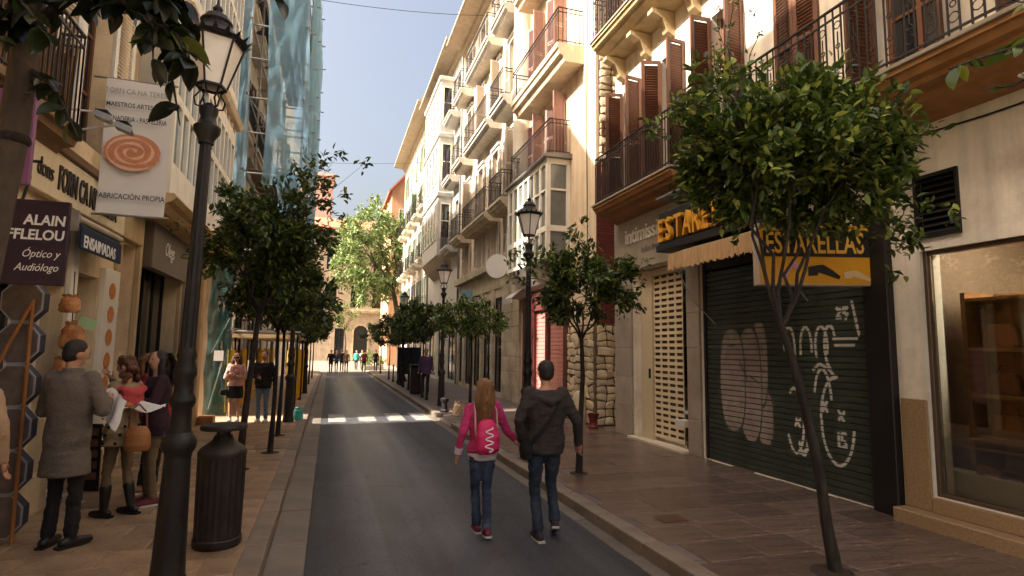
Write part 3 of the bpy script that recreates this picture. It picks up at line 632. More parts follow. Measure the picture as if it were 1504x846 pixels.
MB().prism([(6.15-.7,17.6),(7,17.6),(7,17.9),(6.15-.85,17.9),(6.15-.85,17.78)],Y20,Y21).build('cornice', peach, b2)
# rubble stone at its foot and gable end, set stone by stone
def stone_meshes(n, seed):
    out = []; r = random.Random(seed)
    for k in range(n):
        bm = bmesh.new(); bmesh.ops.create_icosphere(bm, subdivisions=1, radius=1)
        for v in bm.verts: v.co *= r.uniform(.78,1.12)
        for v in bm.verts: v.co.z = max(-.6, min(.62, v.co.z*.9))
        me = bpy.data.meshes.new('stone'); bm.to_mesh(me); bm.free(); out.append(me)
    return out
stones = stone_meshes(7, 5); rs_ = random.Random(11)
rw = MB().prism([(XR-.06,Y20-.06),(XR+1.2,Y20-.06),(XR+1.2,Y20-.003),(XR-.003,Y20-.003),(XR-.003,14.42),(XR-.06,14.42)],.1,2.55,'z').build('rubble_wall', mortar, b2)
MB().box(XR+.05,XR+1.2,Y20-.05,Y20-.003,6.6,9.9).build('rubble_gable', mortar, b2)
def lay(side, plane, u0, u1, z0, z1, su, sz):
    """fitted irregular stones: cells of a jittered grid, each shrunk to leave a mortar joint"""
    nz_ = max(2, int((z1-z0)/sz)); rows = []
    for j in range(nz_+1):
        n = max(2, int((u1-u0)/su)); rows.append([(u0+(u1-u0)*i/n+(rs_.uniform(-.34,.34)*su if 0 < i < n else 0), z0+(z1-z0)*j/nz_+(rs_.uniform(-.33,.33)*sz if 0 < j < nz_ else 0)) for i in range(n+1)])
    for j in range(nz_):
        i = 0
        while i < len(rows[0])-1:
            w = 2 if rs_.random() < .14 and i < len(rows[0])-2 else 1
            q = [rows[j][i], rows[j][i+w], rows[j+1][i+w], rows[j+1][i]]; pts = []
            for k in range(4):
                a_, b_ = q[k], q[(k+1)%4]; pts += [a_, ((a_[0]+b_[0])/2+rs_.uniform(-.12,.12)*su, (a_[1]+b_[1])/2+rs_.uniform(-.12,.12)*sz)]
            cu_ = sum(p[0] for p in pts)/8; cz_ = sum(p[1] for p in pts)/8; d_ = rs_.uniform(.02,.055); me = MB(); vs = []
            for f_, o_ in ((.90,-.01),(.90,d_*.5),(.70,d_)): vs += [wpt(side, plane, cu_+(p[0]-cu_)*f_*(.93 if k % 2 == 0 else 1.0), o_, cz_+(p[1]-cz_)*f_*(.93 if k % 2 == 0 else 1.0)) for k, p in enumerate(pts)]
            me.add(vs, [(r_*8+k, r_*8+(k+1)%8, r_*8+8+(k+1)%8, r_*8+8+k) for r_ in range(2) for k in range(8)]+[tuple(range(16,24))])
            me.build('stone', rubble_m, rw, smooth=True); i += w
lay('R', XR-.06, 12.82, 14.4, .14, 2.52, .22, .17); lay('F', Y20-.06, XR-.03, 6.85, .14, 2.52, .19, .17); lay('F', Y20-.05, XR+.06, 6.85, 6.65, 9.85, .22, .19)
def brick_tex():
    m = bpy.data.materials.new('brickwork'); m.use_nodes = True; nt = m.node_tree; N = nt.nodes; L = nt.links; b = N['Principled BSDF']; tc = N.new('ShaderNodeTexCoord')
    mp = N.new('ShaderNodeMapping'); mp.inputs['Rotation'].default_value = (math.pi/2,0,0); L.new(tc.outputs['Object'], mp.inputs[0])
    br = N.new('ShaderNodeTexBrick'); L.new(mp.outputs[0], br.inputs[0]); br.inputs['Scale'].default_value = 1; br.inputs['Brick Width'].default_value = .24; br.inputs['Row Height'].default_value = .075; br.inputs['Mortar Size'].default_value = .007
    br.inputs['Color1'].default_value = S(116,52,44); br.inputs['Color2'].default_value = S(92,40,36); br.inputs['Mortar'].default_value = S(70,40,36); L.new(br.outputs[0], b.inputs['Base Color']); b.inputs['Roughness'].default_value = .9
    bp_ = N.new('ShaderNodeBump'); bp_.inputs['Strength'].default_value = .5; bp_.inputs['Distance'].default_value = .01; L.new(br.outputs['Fac'], bp_.inputs['Height']); bp_.invert = True; L.new(bp_.outputs[0], b.inputs['Normal']); return m
bt = brick_tex()
MB().box(XR+.0,XR+1.2,Y20-.045,Y20-.003,2.56,6.59).build('brick_panel', bt, b2)
# brown shutters on the gable return, as seen in the gap
for z in (5.25,): shutter(b2, (XR+.12, Y20-.07, z), .5, 2.4, 0, brown_wood)
# red shopfront
rp = MB(); 
for (a,b) in ((14.45,14.75),(15.95,16.15),(17.15,17.45),(18.0,18.25)): rp.box(XR-.07,XR+.1,a,b,.11,3.56)
rp.box(XR-.09,XR+.1,14.45,18.25,3.1,3.58); rp.box(XR-.05,XR+.1,14.45,18.25,3.6,4.2)
rsf = rp.build('shopfront', red_paint, b2, bev=.012)
sl2 = MB().prism([(0,.0),(-.02,.01),(-.02,.10),(0,.115)], -.5, .5).mesh('slat')
for (a,b,m_) in ((16.15,17.15,pink_paint),(14.75,15.95,M('red_louvre', S(126,74,68), .6, .12, 4, .1)),(17.45,18.0,red_paint)):
    pn = MB().box(XR+.05,XR+.08,a,b,.12,3.1).build('louvre_panel', m_, b2)
    for k in range(25): place('slat', sl2, m_, pn, (XR+.048, (a+b)/2, .14+k*.118), (0,0,0), (1,(b-a)*.98,1))
aw2 = thing('white_awning', 'small white scalloped awning above the red shopfront', 'awning', (5.7, 18.2, 3.6))
o = MB().add([(5.5,17.6,3.55),(5.5,18.5,3.55),(6.08,18.5,4.05),(6.08,17.6,4.05)],[(0,1,2,3)]).add([(5.5,17.6,3.4),(5.5,18.5,3.4),(5.5,18.5,3.55),(5.5,17.6,3.55)],[(0,1,2,3)]).build('canopy', white_r, aw2); o.modifiers.new('t','SOLIDIFY').thickness = .015

# ------------------------------------------------------------------ generic storeyed facades further along
def facade(name, label, side, plane, u0, u1, z1, mat, cols, floors, fm, sm, gm=None, depth=8, ground=None, seed=1, reveal=.24, z0=.1, core=True, trim=None):
    r = random.Random(seed); b = building(name, label, wpt(side, plane, (u0+u1)/2, 0, .1)); ops = [(a,c,f0,f1) for a,c in cols for f0,f1 in floors]+(ground or [])
    wall(b, side, plane, u0, u1, z0, z1, ops, mat, reveal, depth, core=core)
    for f0,f1 in floors:
        for a,c in cols:
            window(b, side, plane, a, c, f0, f1, fm, r.choice([darkglass, darkglass, paleglass]) if gm is None else gm, 2, 3, -.16)
            if trim is not None:
                tm = MB(); t_ = .14
                wb(tm,side,plane,a-t_,a-.003,.002,.05,f0-.02,f1+t_); wb(tm,side,plane,c+.003,c+t_,.002,.05,f0-.02,f1+t_); wb(tm,side,plane,a-t_-.06,c+t_+.06,.002,.10,f1+t_+.002,f1+t_+.12); wb(tm,side,plane,a-.003,c+.003,.002,.05,f1+.003,f1+t_)
                tm.build('surround', trim, b)
            if sm:
                q = r.random(); an = (174,172) if q < .8 else ((100,165) if q < .9 else (6,6))
                shutters_open(b, side, plane, a, c, f0+.015, f1-.015, sm, *an)
    for a,c,f0,f1 in (ground or []):
        window(b, side, plane, a, c, f0, f1, dark, darkglass, 2, 1, -.02, name='shop_window')
    return b
def eave(b, side, plane, u0, u1, z, proj, mat, tile=True):
    prof = [(0,z-.5),(.18,z-.42),(.22,z-.2),(proj-.1,z-.12),(proj,z-.06),(proj,z+.06),(0,z+.16)]
    n = len(prof); vs = [wpt(side,plane,u0,o,zz) for o,zz in prof]+[wpt(side,plane,u1,o,zz) for o,zz in prof]
    return MB().add(vs,[(i,(i+1)%n,n+(i+1)%n,n+i) for i in range(n)]+[tuple(range(n-1,-1,-1)),tuple(range(n,2*n))]).build('eave', mat, b)
soff2 = M('tan_soffit', S(172,154,132), .8, .15, 2, .15, streak=.2)
shut3 = M('pale_shutter_paint', S(190,178,164), .6, .15, 4, .1, rnd=.12)
Y30, Y31 = 18.6, 28.6
gcols = [(20.75,21.88),(22.32,23.58),(24.02,25.28),(25.72,26.98),(27.42,28.28)]
b3 = facade('balconied_building', 'cream stone-fronted building with stacked iron balconies and a round white sign', 'R', XR, Y30, Y31, 17.7, pinkish, [(19.35,20.25),(21.7,22.5),(24.1,24.9),(26.6,27.4)],
            [(5.45,7.0),(7.35,9.9),(11.05,13.6),(14.55,16.7)], white_wood, shut3, None, 9, [(a,b,.3,3.9) for a,b in gcols], 4, trim=white_r)
for z in (7.2,10.95,14.4):
    balcony(b3,'R',XR,18.95,20.75,z,.72,pale if z>8 else stone,1.0,.34); balcony(b3,'R',XR,21.3,25.3,z,.72,pale if z>8 else stone,1.0,.34); balcony(b3,'R',XR,26.2,27.9,z,.72,pale if z>8 else stone,1.0,.34)
band(b3,'R',XR,Y30-.02,Y31+.02,5.0,5.32,.30,stone,'ledge'); band(b3,'R',XR,Y30,Y31,4.25,4.99,.05,stone,'fascia',.002)
eave(b3,'R',XR,Y30,Y31,17.7,1.0,soff2)
# stone piers, block by block
for (a,b) in [(18.62,20.70),(21.9,22.3),(23.6,24.0),(25.3,25.7),(27.0,27.4),(28.3,28.58)]:
    z = .1; k = 0
    while z < 4.2:
        h = min(.52, 4.24-z)
        cuts = [a,b] if b-a < 1 else ([a,a+1.2,b] if k%2 else [a,a+.7,b])
        for i in range(len(cuts)-1): wb(MB(),'R',XR,cuts[i]+.004,cuts[i+1]-.004,.002,.08,z+.004,z+h-.004).build('stone_block', stone, b3, bev=.012)
        z += h; k += 1
# small dropped shutters filling the shop bays of that building
rsn = thing('round_sign', 'round white disc sign projecting from the stone-fronted building', 'sign', (5.5,19.2,4.7))
dn = Vector((-.62,-.78,0)); dx = Vector((.78,-.62,0)); cc = Vector((5.45,19.2,4.78)); mb = MB(); pr = []
mb.add([cc+dx*.42*math.cos(k*math.pi/16)+Vector((0,0,.42*math.sin(k*math.pi/16)))+dn*o for o in (-.05,.05) for k in range(32)], [tuple(range(32)), tuple(range(63,31,-1))]+[(k,(k+1)%32,32+(k+1)%32,32+k) for k in range(32)])
mb.build('disc', M('white_sign', S(232,228,220), .4, .04), rsn); MB().tube([(5.55,19.25,4.78),(6.14,19.5,4.78)], .025, 8).build('bracket', iron, rsn)

Y40, Y41 = 28.6, 38.4
b4 = facade('white_bay_building', 'bright white building with a tall white glazed bay beyond the balconies', 'R', XR, Y40, Y41, 18.2, white_r, [(29.4,30.2),(37.0,37.8)],
            [(7.4,9.8),(11.0,13.4),(14.6,16.8)], white_wood, None, None, 9, [(29.4,31.2,.3,3.8),(32.2,34.2,.3,3.8),(35.2,37.4,.3,3.8)], 8)
bz0, bz1, bx, by0, by1 = 7.0, 17.2, 5.35, 31.0, 36.4
MB().box(bx,XR-.003,by0,by1,bz0,bz1).build('bay', white_r, b4)
for k,(z0,z1) in enumerate(((7.9,9.9),(11.2,13.3),(14.7,16.6))):
    for i in range(5): window(b4,'R',bx,by0+.25+i*1.02,by0+1.1+i*1.02,z0,z1,white_wood,paleglass,1,2,.06)
    window(b4,'F',by0,bx+.12,XR-.12,z0,z1,white_wood,darkglass,1,2,.06)
    MB().box(bx-.1,XR-.004,by0-.1,by1+.1,z1+.35,z1+.6).build('moulding', white_r, b4, bev=.03)
MB().prism([(bx,bz0-.002),(XR-.004,bz0-.002),(XR-.004,bz0-.9),(bx+.35,bz0-.5)],by0,by1).build('bay_base', soff2, b4)
for z in (7.2,10.9,14.4): balcony(b4,'R',XR,28.9,30.8,z,.7,white_r,1.0,.34)
eave(b4,'R',XR,Y40,Y41,18.2,1.0,soff2)
MB().box(6.4,9,30.5,36,18.4,20.6).build('penthouse', white_r, b4); MB().box(6.2,9.2,30.3,36.2,20.62,20.8).build('penthouse_roof', white_r, b4)

Y50, Y51 = 38.4, 54
b5 = facade('green_shutter_building', 'tall cream building with green shutters at the far end of the row', 'R', XR, Y50, Y51, 18.9, pale, [(39.3,40.2),(42.3,43.2),(45.3,46.2),(48.3,49.2),(51.3,52.2)],
            [(4.6,6.9),(8.2,10.6),(11.9,14.2),(15.3,17.3)], white_wood, green_wood, None, 9, [(39.4,41.5,.3,3.5),(43,45.2,.3,3.5),(47,49,.3,3.5),(50.5,52.8,.3,3.5)], 12, trim=white_r)
for z in (4.45,8.05,11.75): 
    for y in (38.8,41.8,44.8,47.8,50.8): balcony(b5,'R',XR,y,y+1.9,z,.65,soff2 if z < 8 else pale,1.0,.3,pitch=.14)
eave(b5,'R',XR,Y50,Y51,18.9,1.1,soff2)
band(b5,'R',XR,Y50,Y51,3.7,4.1,.2,pale,'ledge')

b6 = building('orange_gable_house', 'small orange gabled house behind the plane tree', (8.5,66,0))
MB().add([(5.9,64,.02),(12,64,.02),(12,64,21),(8.4,64,22.2),(5.9,64,19.3),(5.9,74,.02),(12,74,.02),(12,74,21),(8.4,74,22.2),(5.9,74,19.3)],[(0,1,2,3,4),(9,8,7,6,5),(0,5,6,1),(1,6,7,2),(0,4,9,5)]).build('wall', orange_r, b6)
MB().add([(5.5,63.5,18.95),(8.4,63.5,22.35),(8.4,74,22.35),(5.5,74,18.95),(5.5,63.5,19.2),(8.4,63.5,22.6),(8.4,74,22.6),(5.5,74,19.2)],[(0,3,2,1),(4,5,6,7),(0,1,5,4),(1,2,6,5),(2,3,7,6),(3,0,4,7)]).build('roof', terracotta, b6)
for z in (15.5,11.5): window(b6,'F',64,6.7,7.6,z,z+1.8,white_wood,darkglass,2,2,.05)

# far end of the street
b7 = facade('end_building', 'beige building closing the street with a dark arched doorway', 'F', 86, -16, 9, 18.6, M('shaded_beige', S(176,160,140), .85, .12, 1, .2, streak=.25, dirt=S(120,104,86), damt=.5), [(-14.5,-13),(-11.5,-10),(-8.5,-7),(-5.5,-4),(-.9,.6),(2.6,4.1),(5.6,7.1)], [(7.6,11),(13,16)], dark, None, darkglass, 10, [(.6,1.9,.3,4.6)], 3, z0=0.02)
arch = [(3.2,.05),(5.1,.05)]+[(4.15+.95*math.cos(R(a)), 4.1+.95*math.sin(R(a))) for a in range(0,181,20)]
MB().prism(arch, 85.9, 85.985).build('arched_door', dark, b7)
MB().prism([(2.95,.05),(3.2,.05)]+[(4.15+.95*math.cos(R(a)),4.1+.95*math.sin(R(a))) for a in range(180,-1,-20)]+[(5.1,.05),(5.35,.05)]+[(4.15+1.2*math.cos(R(a)),4.1+1.2*math.sin(R(a))) for a in range(0,181,20)], 85.8, 85.99).build('arch_surround', stone, b7)
balcony(b7,'F',86,-2,9,7.3,.9,stone,1.1,.45)
MB().add([(-16.8,85,18.6),(9.8,85,18.6),(9.8,97,22.5),(-16.8,97,22.5),(-16.8,85,18.9),(9.8,85,18.9),(9.8,97,22.8),(-16.8,97,22.8)],[(0,3,2,1),(4,5,6,7),(0,1,5,4),(1,2,6,5),(2,3,7,6),(3,0,4,7)]).build('roof', terracotta, b7)
b8 = building('pink_tower', 'pale pink tower block rising above the far tiled roof', (-3.4,100,0))
MB().box(-6.5,-.6,100,106,0,30.5).build('wall', M('pink_render', S(214,176,160), .85, .05, 1, .05), b8); MB().box(-6.8,-.3,99.7,106.3,30.52,31).build('parapet', pale, b8)
b9 = building('far_right_house', 'cream house behind the plane tree on the square', (16,70,0)); MB().box(12.05,30,60,80,0.02,17).build('wall', cream, b9); MB().box(11.8,30.2,59.7,80.2,17.02,17.4).build('roof', terracotta, b9)

# ------------------------------------------------------------------ left side: bakery building
XL = -2.9
b10 = building('bakery_building', 'cream building with bakery shop, amber arched door and glazed bay above', (XL,9,.1))
def slant(y): return y+(-13-XL)*math.tan(SUN_AZ)          # unseen alley cross walls shaped along the sun, letting its light reach the road
Z_LOW = 14.3
ops = [(6.0,7.75,.5,2.55),(7.95,8.72,.12,2.75),(9.36,10.06,.12,3.35),(10.18,12.72,.12,3.9)]
up = [(4.2,5.1),(6.0,6.9),(7.6,8.5)]; ops += [(a,b,4.3,6.6) for a,b in up]+[(a,b,7.9,10.2) for a,b in up]
wall(b10,'L',XL,-3,14.95,.1,Z_LOW,ops,M('warm_cream_render', S(234,212,174), .85, .14, 1.2, .5, 60, streak=.28, dirt=S(170,140,104), dscale=1.3, damt=.5),.3,9,core=False)
mb = MB(); poly = [(XL-.302,-2.99),(XL-.302,slant(14.95)+ (XL-.302+13)*math.tan(SUN_AZ)),(-13,slant(14.95)),(-13,-2.99)]
mb.prism(poly, .1, Z_LOW, 'z')
mb.build('wall', cream, b10)
MB().prism([(11.6,Z_LOW+.002),(14.9,Z_LOW+.002),(14.9,17.0),(14.4,17.0)], -12.9, XL, 'x').build('gable', cream, b10)
MB().add([(-13,-3,Z_LOW+.004),(XL+.5,-3,Z_LOW+.004),(XL+.5,11.6,Z_LOW+.004),(-13,11.6,Z_LOW+.004),(-13,-3,Z_LOW+.2),(XL+.5,-3,Z_LOW+.2),(XL+.5,11.6,Z_LOW+.2),(-13,11.6,Z_LOW+.2)],[(0,3,2,1),(4,5,6,7),(0,1,5,4),(1,2,6,5),(2,3,7,6),(3,0,4,7)]).build('roof', terracotta, b10)
for a,b in up:
    window(b10,'L',XL,a,b,4.3,6.6,brown_wood,darkglass,2,3,-.2); window(b10,'L',XL,a,b,7.9,10.2,brown_wood,darkglass,2,3,-.2); shutters_open(b10,'L',XL,a,b,4.32,6.58,white_wood,165,168)
balcony(b10,'L',XL,2.0,7.0,4.10,.32,M('brown_moulding', S(132,104,76), .8, .2, 3, .2, streak=.3), 1.05,.24,pitch=.09,name='balcony')
reed = MB(); rq = random.Random(2)
for k in range(150):
    y = 3.1+k*.0255; reed.bar((XL+.22+rq.uniform(-.01,.01),y,4.12),(XL+.22+rq.uniform(-.03,.03),y+rq.uniform(-.03,.03),4.12+rq.uniform(.6,.95)),.02)
tag(reed.build('reed_screen', M('dry_reed', S(120,88,58), .9, .3, 8, .2, island=.35), b10), kind='stuff')
wb(MB(),'L',XL,2.0,9.2,.002,.10,3.40,3.90).build('fascia', M('ivory_fascia', S(226,210,178), .6, .06, 1.5, .1, streak=.15), b10, bev=.01)
wb(MB(),'L',XL,2.0,9.22,.002,.14,3.902,4.0).build('cornice', M('brown_moulding2', S(120,94,70), .8, .2, 3, .2), b10, bev=.01)
lett = M('dark_letter', S(52,44,38), .5, .1)
text('FORN CA NA TERESA', .36, (XL+.102,7.08,3.52), 'left', lett, b10, ext=.015, sx=.50, bold=.008)
text('dons', .26, (XL+.102,6.62,3.56), 'left', lett, b10, ext=.012, sx=.7)
# bakery window and door
window(b10,'L',XL,6.0,7.75,.5,2.55,white_wood,darkglass,3,1,-.2)
wb(MB(),'L',XL,7.76,7.94,.002,.06,.11,3.38).build('white_pier', white_wood, b10, bev=.008)
window(b10,'L',XL,7.95,8.72,.12,2.75,M('door_wood', S(92,52,32), .5, .25, 4, .15),dark,1,3,-.26,.09,name='door')
pn = wb(MB(),'L',XL,8.76,9.3,.002,.07,.5,2.9).build('picture_panel', M('white_panel', S(228,220,204), .5, .04), b10, bev=.006)
bun = M('bun_print', S(196,122,62), .6, .35, 14, 0)
bm_ = MB().lathe([(0,-.004),(.11,-.004),(.11,.004),(0,.004)],0,0,20).mesh('bun_picture')
for k in range(7): place('bun_picture', bm_, bun, pn, (XL+.074,9.03,.75+k*.31), (0,math.pi/2,0))
# amber arched door with yellow pilasters
wb(MB(),'L',XL,9.22,9.345,.002,.06,.11,3.38).build('pilaster', ochre, b10, bev=.01); wb(MB(),'L',XL,10.07,10.17,.002,.08,.11,3.9).build('pilaster', ochre, b10, bev=.01)
window(b10,'L',XL,9.36,10.06,.12,3.35,amber_wood,amber_wood,2,4,-.2,.07,name='arched_door')
wb(MB(),'L',XL,9.24,10.06,.004,.09,3.40,3.9).build('lintel', ochre, b10, bev=.01)
# dark glazed shop with taupe fascia
tp = wb(MB(),'L',XL,10.37,12.75,.002,.16,3.12,3.92).build('fascia_panel', taupe, b10, bev=.01)
text('Olegs', .34, (XL+.163,11.05,3.42), 'left', silver_white, b10, ext=.004, sx=.75, shear=.25)
window(b10,'L',XL,10.2,12.7,.13,3.88,dark,darkglass,4,1,-.22,.05,name='shop_window')
wb(MB(),'L',XL,12.73,13.0,.002,.07,.11,3.95).build('pilaster', ochre, b10, bev=.01); wb(MB(),'L',XL,14.6,14.94,.002,.10,.11,3.95).build('pilaster', ochre, b10, bev=.01)
wb(MB(),'L',XL,13.2,14.4,.002,.03,.12,3.4).build('side_door', M('honey_door', S(190,140,82), .6, .15, 3, .1), b10)
# glazed bay over the shops
xb = XL+.55; ya, yz = 9.45, 14.7; zl0, zl1 = 4.12, 10.6
MB().box(XL+.003,xb-.12,ya+.1,yz-.1,zl0,zl1).build('bay', M('bay_lining', S(176,170,156), .6, .2, 1.5, 0), b10)
bf_ = MB(); nb = 12
for i in range(nb+1):
    y = ya+i*(yz-ya-.09)/nb; bf_.box(xb-.11,xb,y,y+.09,zl0,zl1)
for z,h in ((zl0,.5),(5.55,.14),(6.55,.30),(7.2,.5),(9.3,.12),(10.2,.4)):
    bf_.box(xb-.10,xb-.004,ya+.02,yz-.02,z+.002,z+h); bf_.box(XL+.004,xb-.012,yz-.10,yz-.004,z+.002,z+h)
bf_.box(XL+.004,XL+.12,yz-.11,yz-.002,zl0+.003,zl1-.003)
bayf = bf_.build('bay_frame', white_wood, b10)
skyglass = M('reflecting_glass', S(120,136,146), .08, .25, 1.2, 0, spec=.8)
for i in range(nb):
    y = ya+i*(yz-ya-.09)/nb
    for z0,z1 in ((zl0+.48,5.56),(5.68,6.56),(7.68,9.32),(9.4,10.22)): MB().box(xb-.06,xb-.053,y+.07,y+(yz-ya-.09)/nb+.02,z0,z1).build('pane', skyglass, bayf)
MB().prism([(XL+.003,zl0-.002),(xb+.08,zl0-.002),(xb+.12,zl0-.06),(xb+.06,zl0-.12),(xb-.02,zl0-.16),(xb-.1,zl0-.24),(XL+.003,zl0-.26)],ya-.05,yz+.06).build('bay_base', M('bay_moulding', S(206,176,134), .8, .12, 2, .15, streak=.2), b10)
MB().prism([(XL+.003,7.0),(xb+.10,7.0),(xb+.16,7.1),(xb+.03,7.18),(XL+.003,7.19)],ya-.05,yz+.06).build('bay_cornice', peach, b10)

# scaffolded building and the ones behind it
b11 = facade('scaffolded_building', 'tan building with old balconies wrapped in scaffolding and netting', 'L', XL, 16.6, 31, 17.0, pinkish, [(17.2,18.1),(19.6,20.5),(22,22.9),(24.4,25.3),(26.8,27.7)],
             [(4.5,7.0),(8.2,10.7),(11.9,14.4)], white_wood, brown_wood, None, 9, [(17.2,18.8,.3,3.2),(20,21.8,.3,3.2),(23,25,.3,3.2),(26,28,.3,3.2)], 21, core=False)
tb = math.tan(SUN_AZ)  # unseen alley side, also slanted to let the sunlight through
MB().prism([(XL-.242,16.6-.242*tb),(XL-.242,31),(-13,31),(-13,16.6-10.1*tb)],.1,17.0,'z').build('wall', pinkish, b11)
for z in (4.4,8.1,11.8):
    for y in (16.8,19.2,21.6,24,26.4): balcony(b11,'L',XL,y,y+1.7,z,.5,pinkish,1.0,.35)
eave(b11,'L',XL,16.6,31,17.0,.5,soff2)
b12 = facade('far_left_building', 'plain cream building behind the row of left-hand trees', 'L', XL, 31, 39.0, 17.0, cream, [(32,33),(34.5,35.5),(37,38)], [(4.5,6.8),(8,10.3),(11.5,13.8)], white_wood, green_wood, None, 9, [(32,34,.3,3.2),(35,37.5,.3,3.2)], 31)
b13 = facade('corner_left_building', 'cream corner building at the left end of the street', 'L', XL, 40.2, 46.5, 17.0, pale, [(41,42),(44,45)], [(4.5,6.8),(8,10.3),(11.5,13.8)], white_wood, green_wood, None, 9, [(41,43,.3,3.2),(44,46,.3,3.2)], 33)

# rainwater pipes and slack cables clipped to the fronts
def pipe(b, x, y, z0, z1, m=None): MB().tube([(x,y,z1),(x,y,z0+.2),(x-.02,y,z0)],.05,10).build('downpipe', m or zinc, b, smooth=True)
pipe(b3, 6.05, 18.72, 4.3, 17.2); pipe(b4, 6.08, 28.75, .15, 17.8); pipe(b10, XL+.06, 12.86, .15, 14.2); pipe(b5, 6.08, 38.55, .15, 18.4)
def slack(b, pts, r=.011): MB().tube(pts, r, 5).build('cable', dark, b)
slack(b1, [(XR-.02,y,4.86+.03*math.sin(y*2.1)+.02*math.sin(y*5.3)) for y in [7.0+.16*k for k in range(10)]])
slack(b1, [(XR-.02,y,4.30+.02*math.sin(y*3)) for y in [1.2+.3*k for k in range(13)]])
slack(b10, [(XL+.015,y,4.02+.03*math.sin(y*2.3)) for y in [9.3+.3*k for k in range(18)]])
slack(b2, [(XR-.015,13.3+.02*math.sin(z),z) for z in [3.0+.5*k for k in range(26)]])
# ------------------------------------------------------------------ trees
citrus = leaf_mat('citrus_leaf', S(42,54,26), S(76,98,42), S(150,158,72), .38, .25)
citrus_lit = leaf_mat('sunlit_citrus_leaf', S(48,62,28), S(86,112,48), S(172,182,90), .38, .28)  # brighter copy of citrus; sunlight on the leaves put into their colour
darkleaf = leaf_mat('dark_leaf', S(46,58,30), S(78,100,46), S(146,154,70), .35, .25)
plane_leaf = leaf_mat('plane_leaf', S(88,108,58), S(126,146,88), S(164,174,118), .55, .3)
def leaf_cloud(whorls, per, length, seed, spread=.9, droop=.15):
    """numpy leaf builder: whorls = [(point, direction)]; each leaf is two folded quads"""
    r = np.random.default_rng(seed); n = len(whorls)*per
    P0 = np.repeat(np.array([w[0] for w in whorls]), per, 0); D = np.repeat(np.array([w[1] for w in whorls]), per, 0)
    d = D+r.normal(0, spread, (n,3)); d[:,2] -= droop; d /= np.linalg.norm(d,axis=1)[:,None]
    P0 = P0+r.normal(0, length*.45, (n,3))
    rv = r.normal(0,1,(n,3)); rv[:,2] *= .35; s = np.cross(d, rv*.5+np.array([0,0,1.])); s /= np.linalg.norm(s,axis=1)[:,None]+1e-9
    nn = np.cross(s, d); L = length*r.uniform(.6,1.2,(n,1)); w = L*r.uniform(.20,.28,(n,1)); up = nn*w*.35; bend = -nn*L*.12
    V = np.stack([P0, P0+d*L*.3+s*w*.9+up, P0+d*L*.68+s*w*.8+up+bend*.5, P0+d*L+bend, P0+d*L*.68-s*w*.8+up+bend*.5, P0+d*L*.3-s*w*.9+up], 1).reshape(-1,3)
    b = np.arange(n)[:,None]*6; F = np.concatenate([b+np.array([[0,1,2,3]]), b+np.array([[0,3,4,5]])],0)
    return V, F
def mesh_np(name, V, F):
    me = bpy.data.meshes.new(name); nv, nf, k = len(V), len(F), F.shape[1]
    me.vertices.add(nv); me.vertices.foreach_set('co', V.astype(np.float32).ravel()); me.loops.add(nf*k); me.loops.foreach_set('vertex_index', F.astype(np.int32).ravel())
    me.polygons.add(nf); me.polygons.foreach_set('loop_start', np.arange(0,nf*k,k,dtype=np.int32)); me.polygons.foreach_set('loop_total', np.full(nf,k,dtype=np.int32)); me.update(); me.validate(); return me
def crown_points(c, rad, n, seed, lump=.28, gap=-.12, shell=.55, clump=4.5):
    r = random.Random(seed); out = []; off = Vector((seed*3.7, seed*1.3, 0)); tries = 0
    while len(out) < n and tries < n*60:
        tries += 1
        v = Vector((r.gauss(0,1), r.gauss(0,1), r.gauss(0,1))).normalized(); k = r.random()**(1/3)
        if k < shell and r.random() < .55: continue
        m = 1+lump*noise.noise(v*1.7+off)*1.6+.12*noise.noise(v*5+off)
        p = Vector((v.x*rad[0], v.y*rad[1], v.z*rad[2]))*k*m
        if noise.noise(p*(2.2/ max(rad))+off*2) < gap: continue
        nn_ = 1+int(r.random()*2*clump)
        for _ in range(nn_): q = p+Vector((r.gauss(0,1),r.gauss(0,1),r.gauss(0,.8)))*.075*max(rad); out.append((Vector(c)+q, (v*.8+Vector((0,0,.35))+Vector((r.gauss(0,.3),r.gauss(0,.3),r.gauss(0,.3)))).normalized()))
    return out
def bez(a, b, n, wob, r):
    a = Vector(a); b = Vector(b); pts = []
    for i in range(n+1):
        t = i/n; w = math.sin(math.pi*t); pts.append(a.lerp(b,t)+Vector((r.gauss(0,wob),r.gauss(0,wob),r.gauss(0,wob*.5)))*w)
    return pts
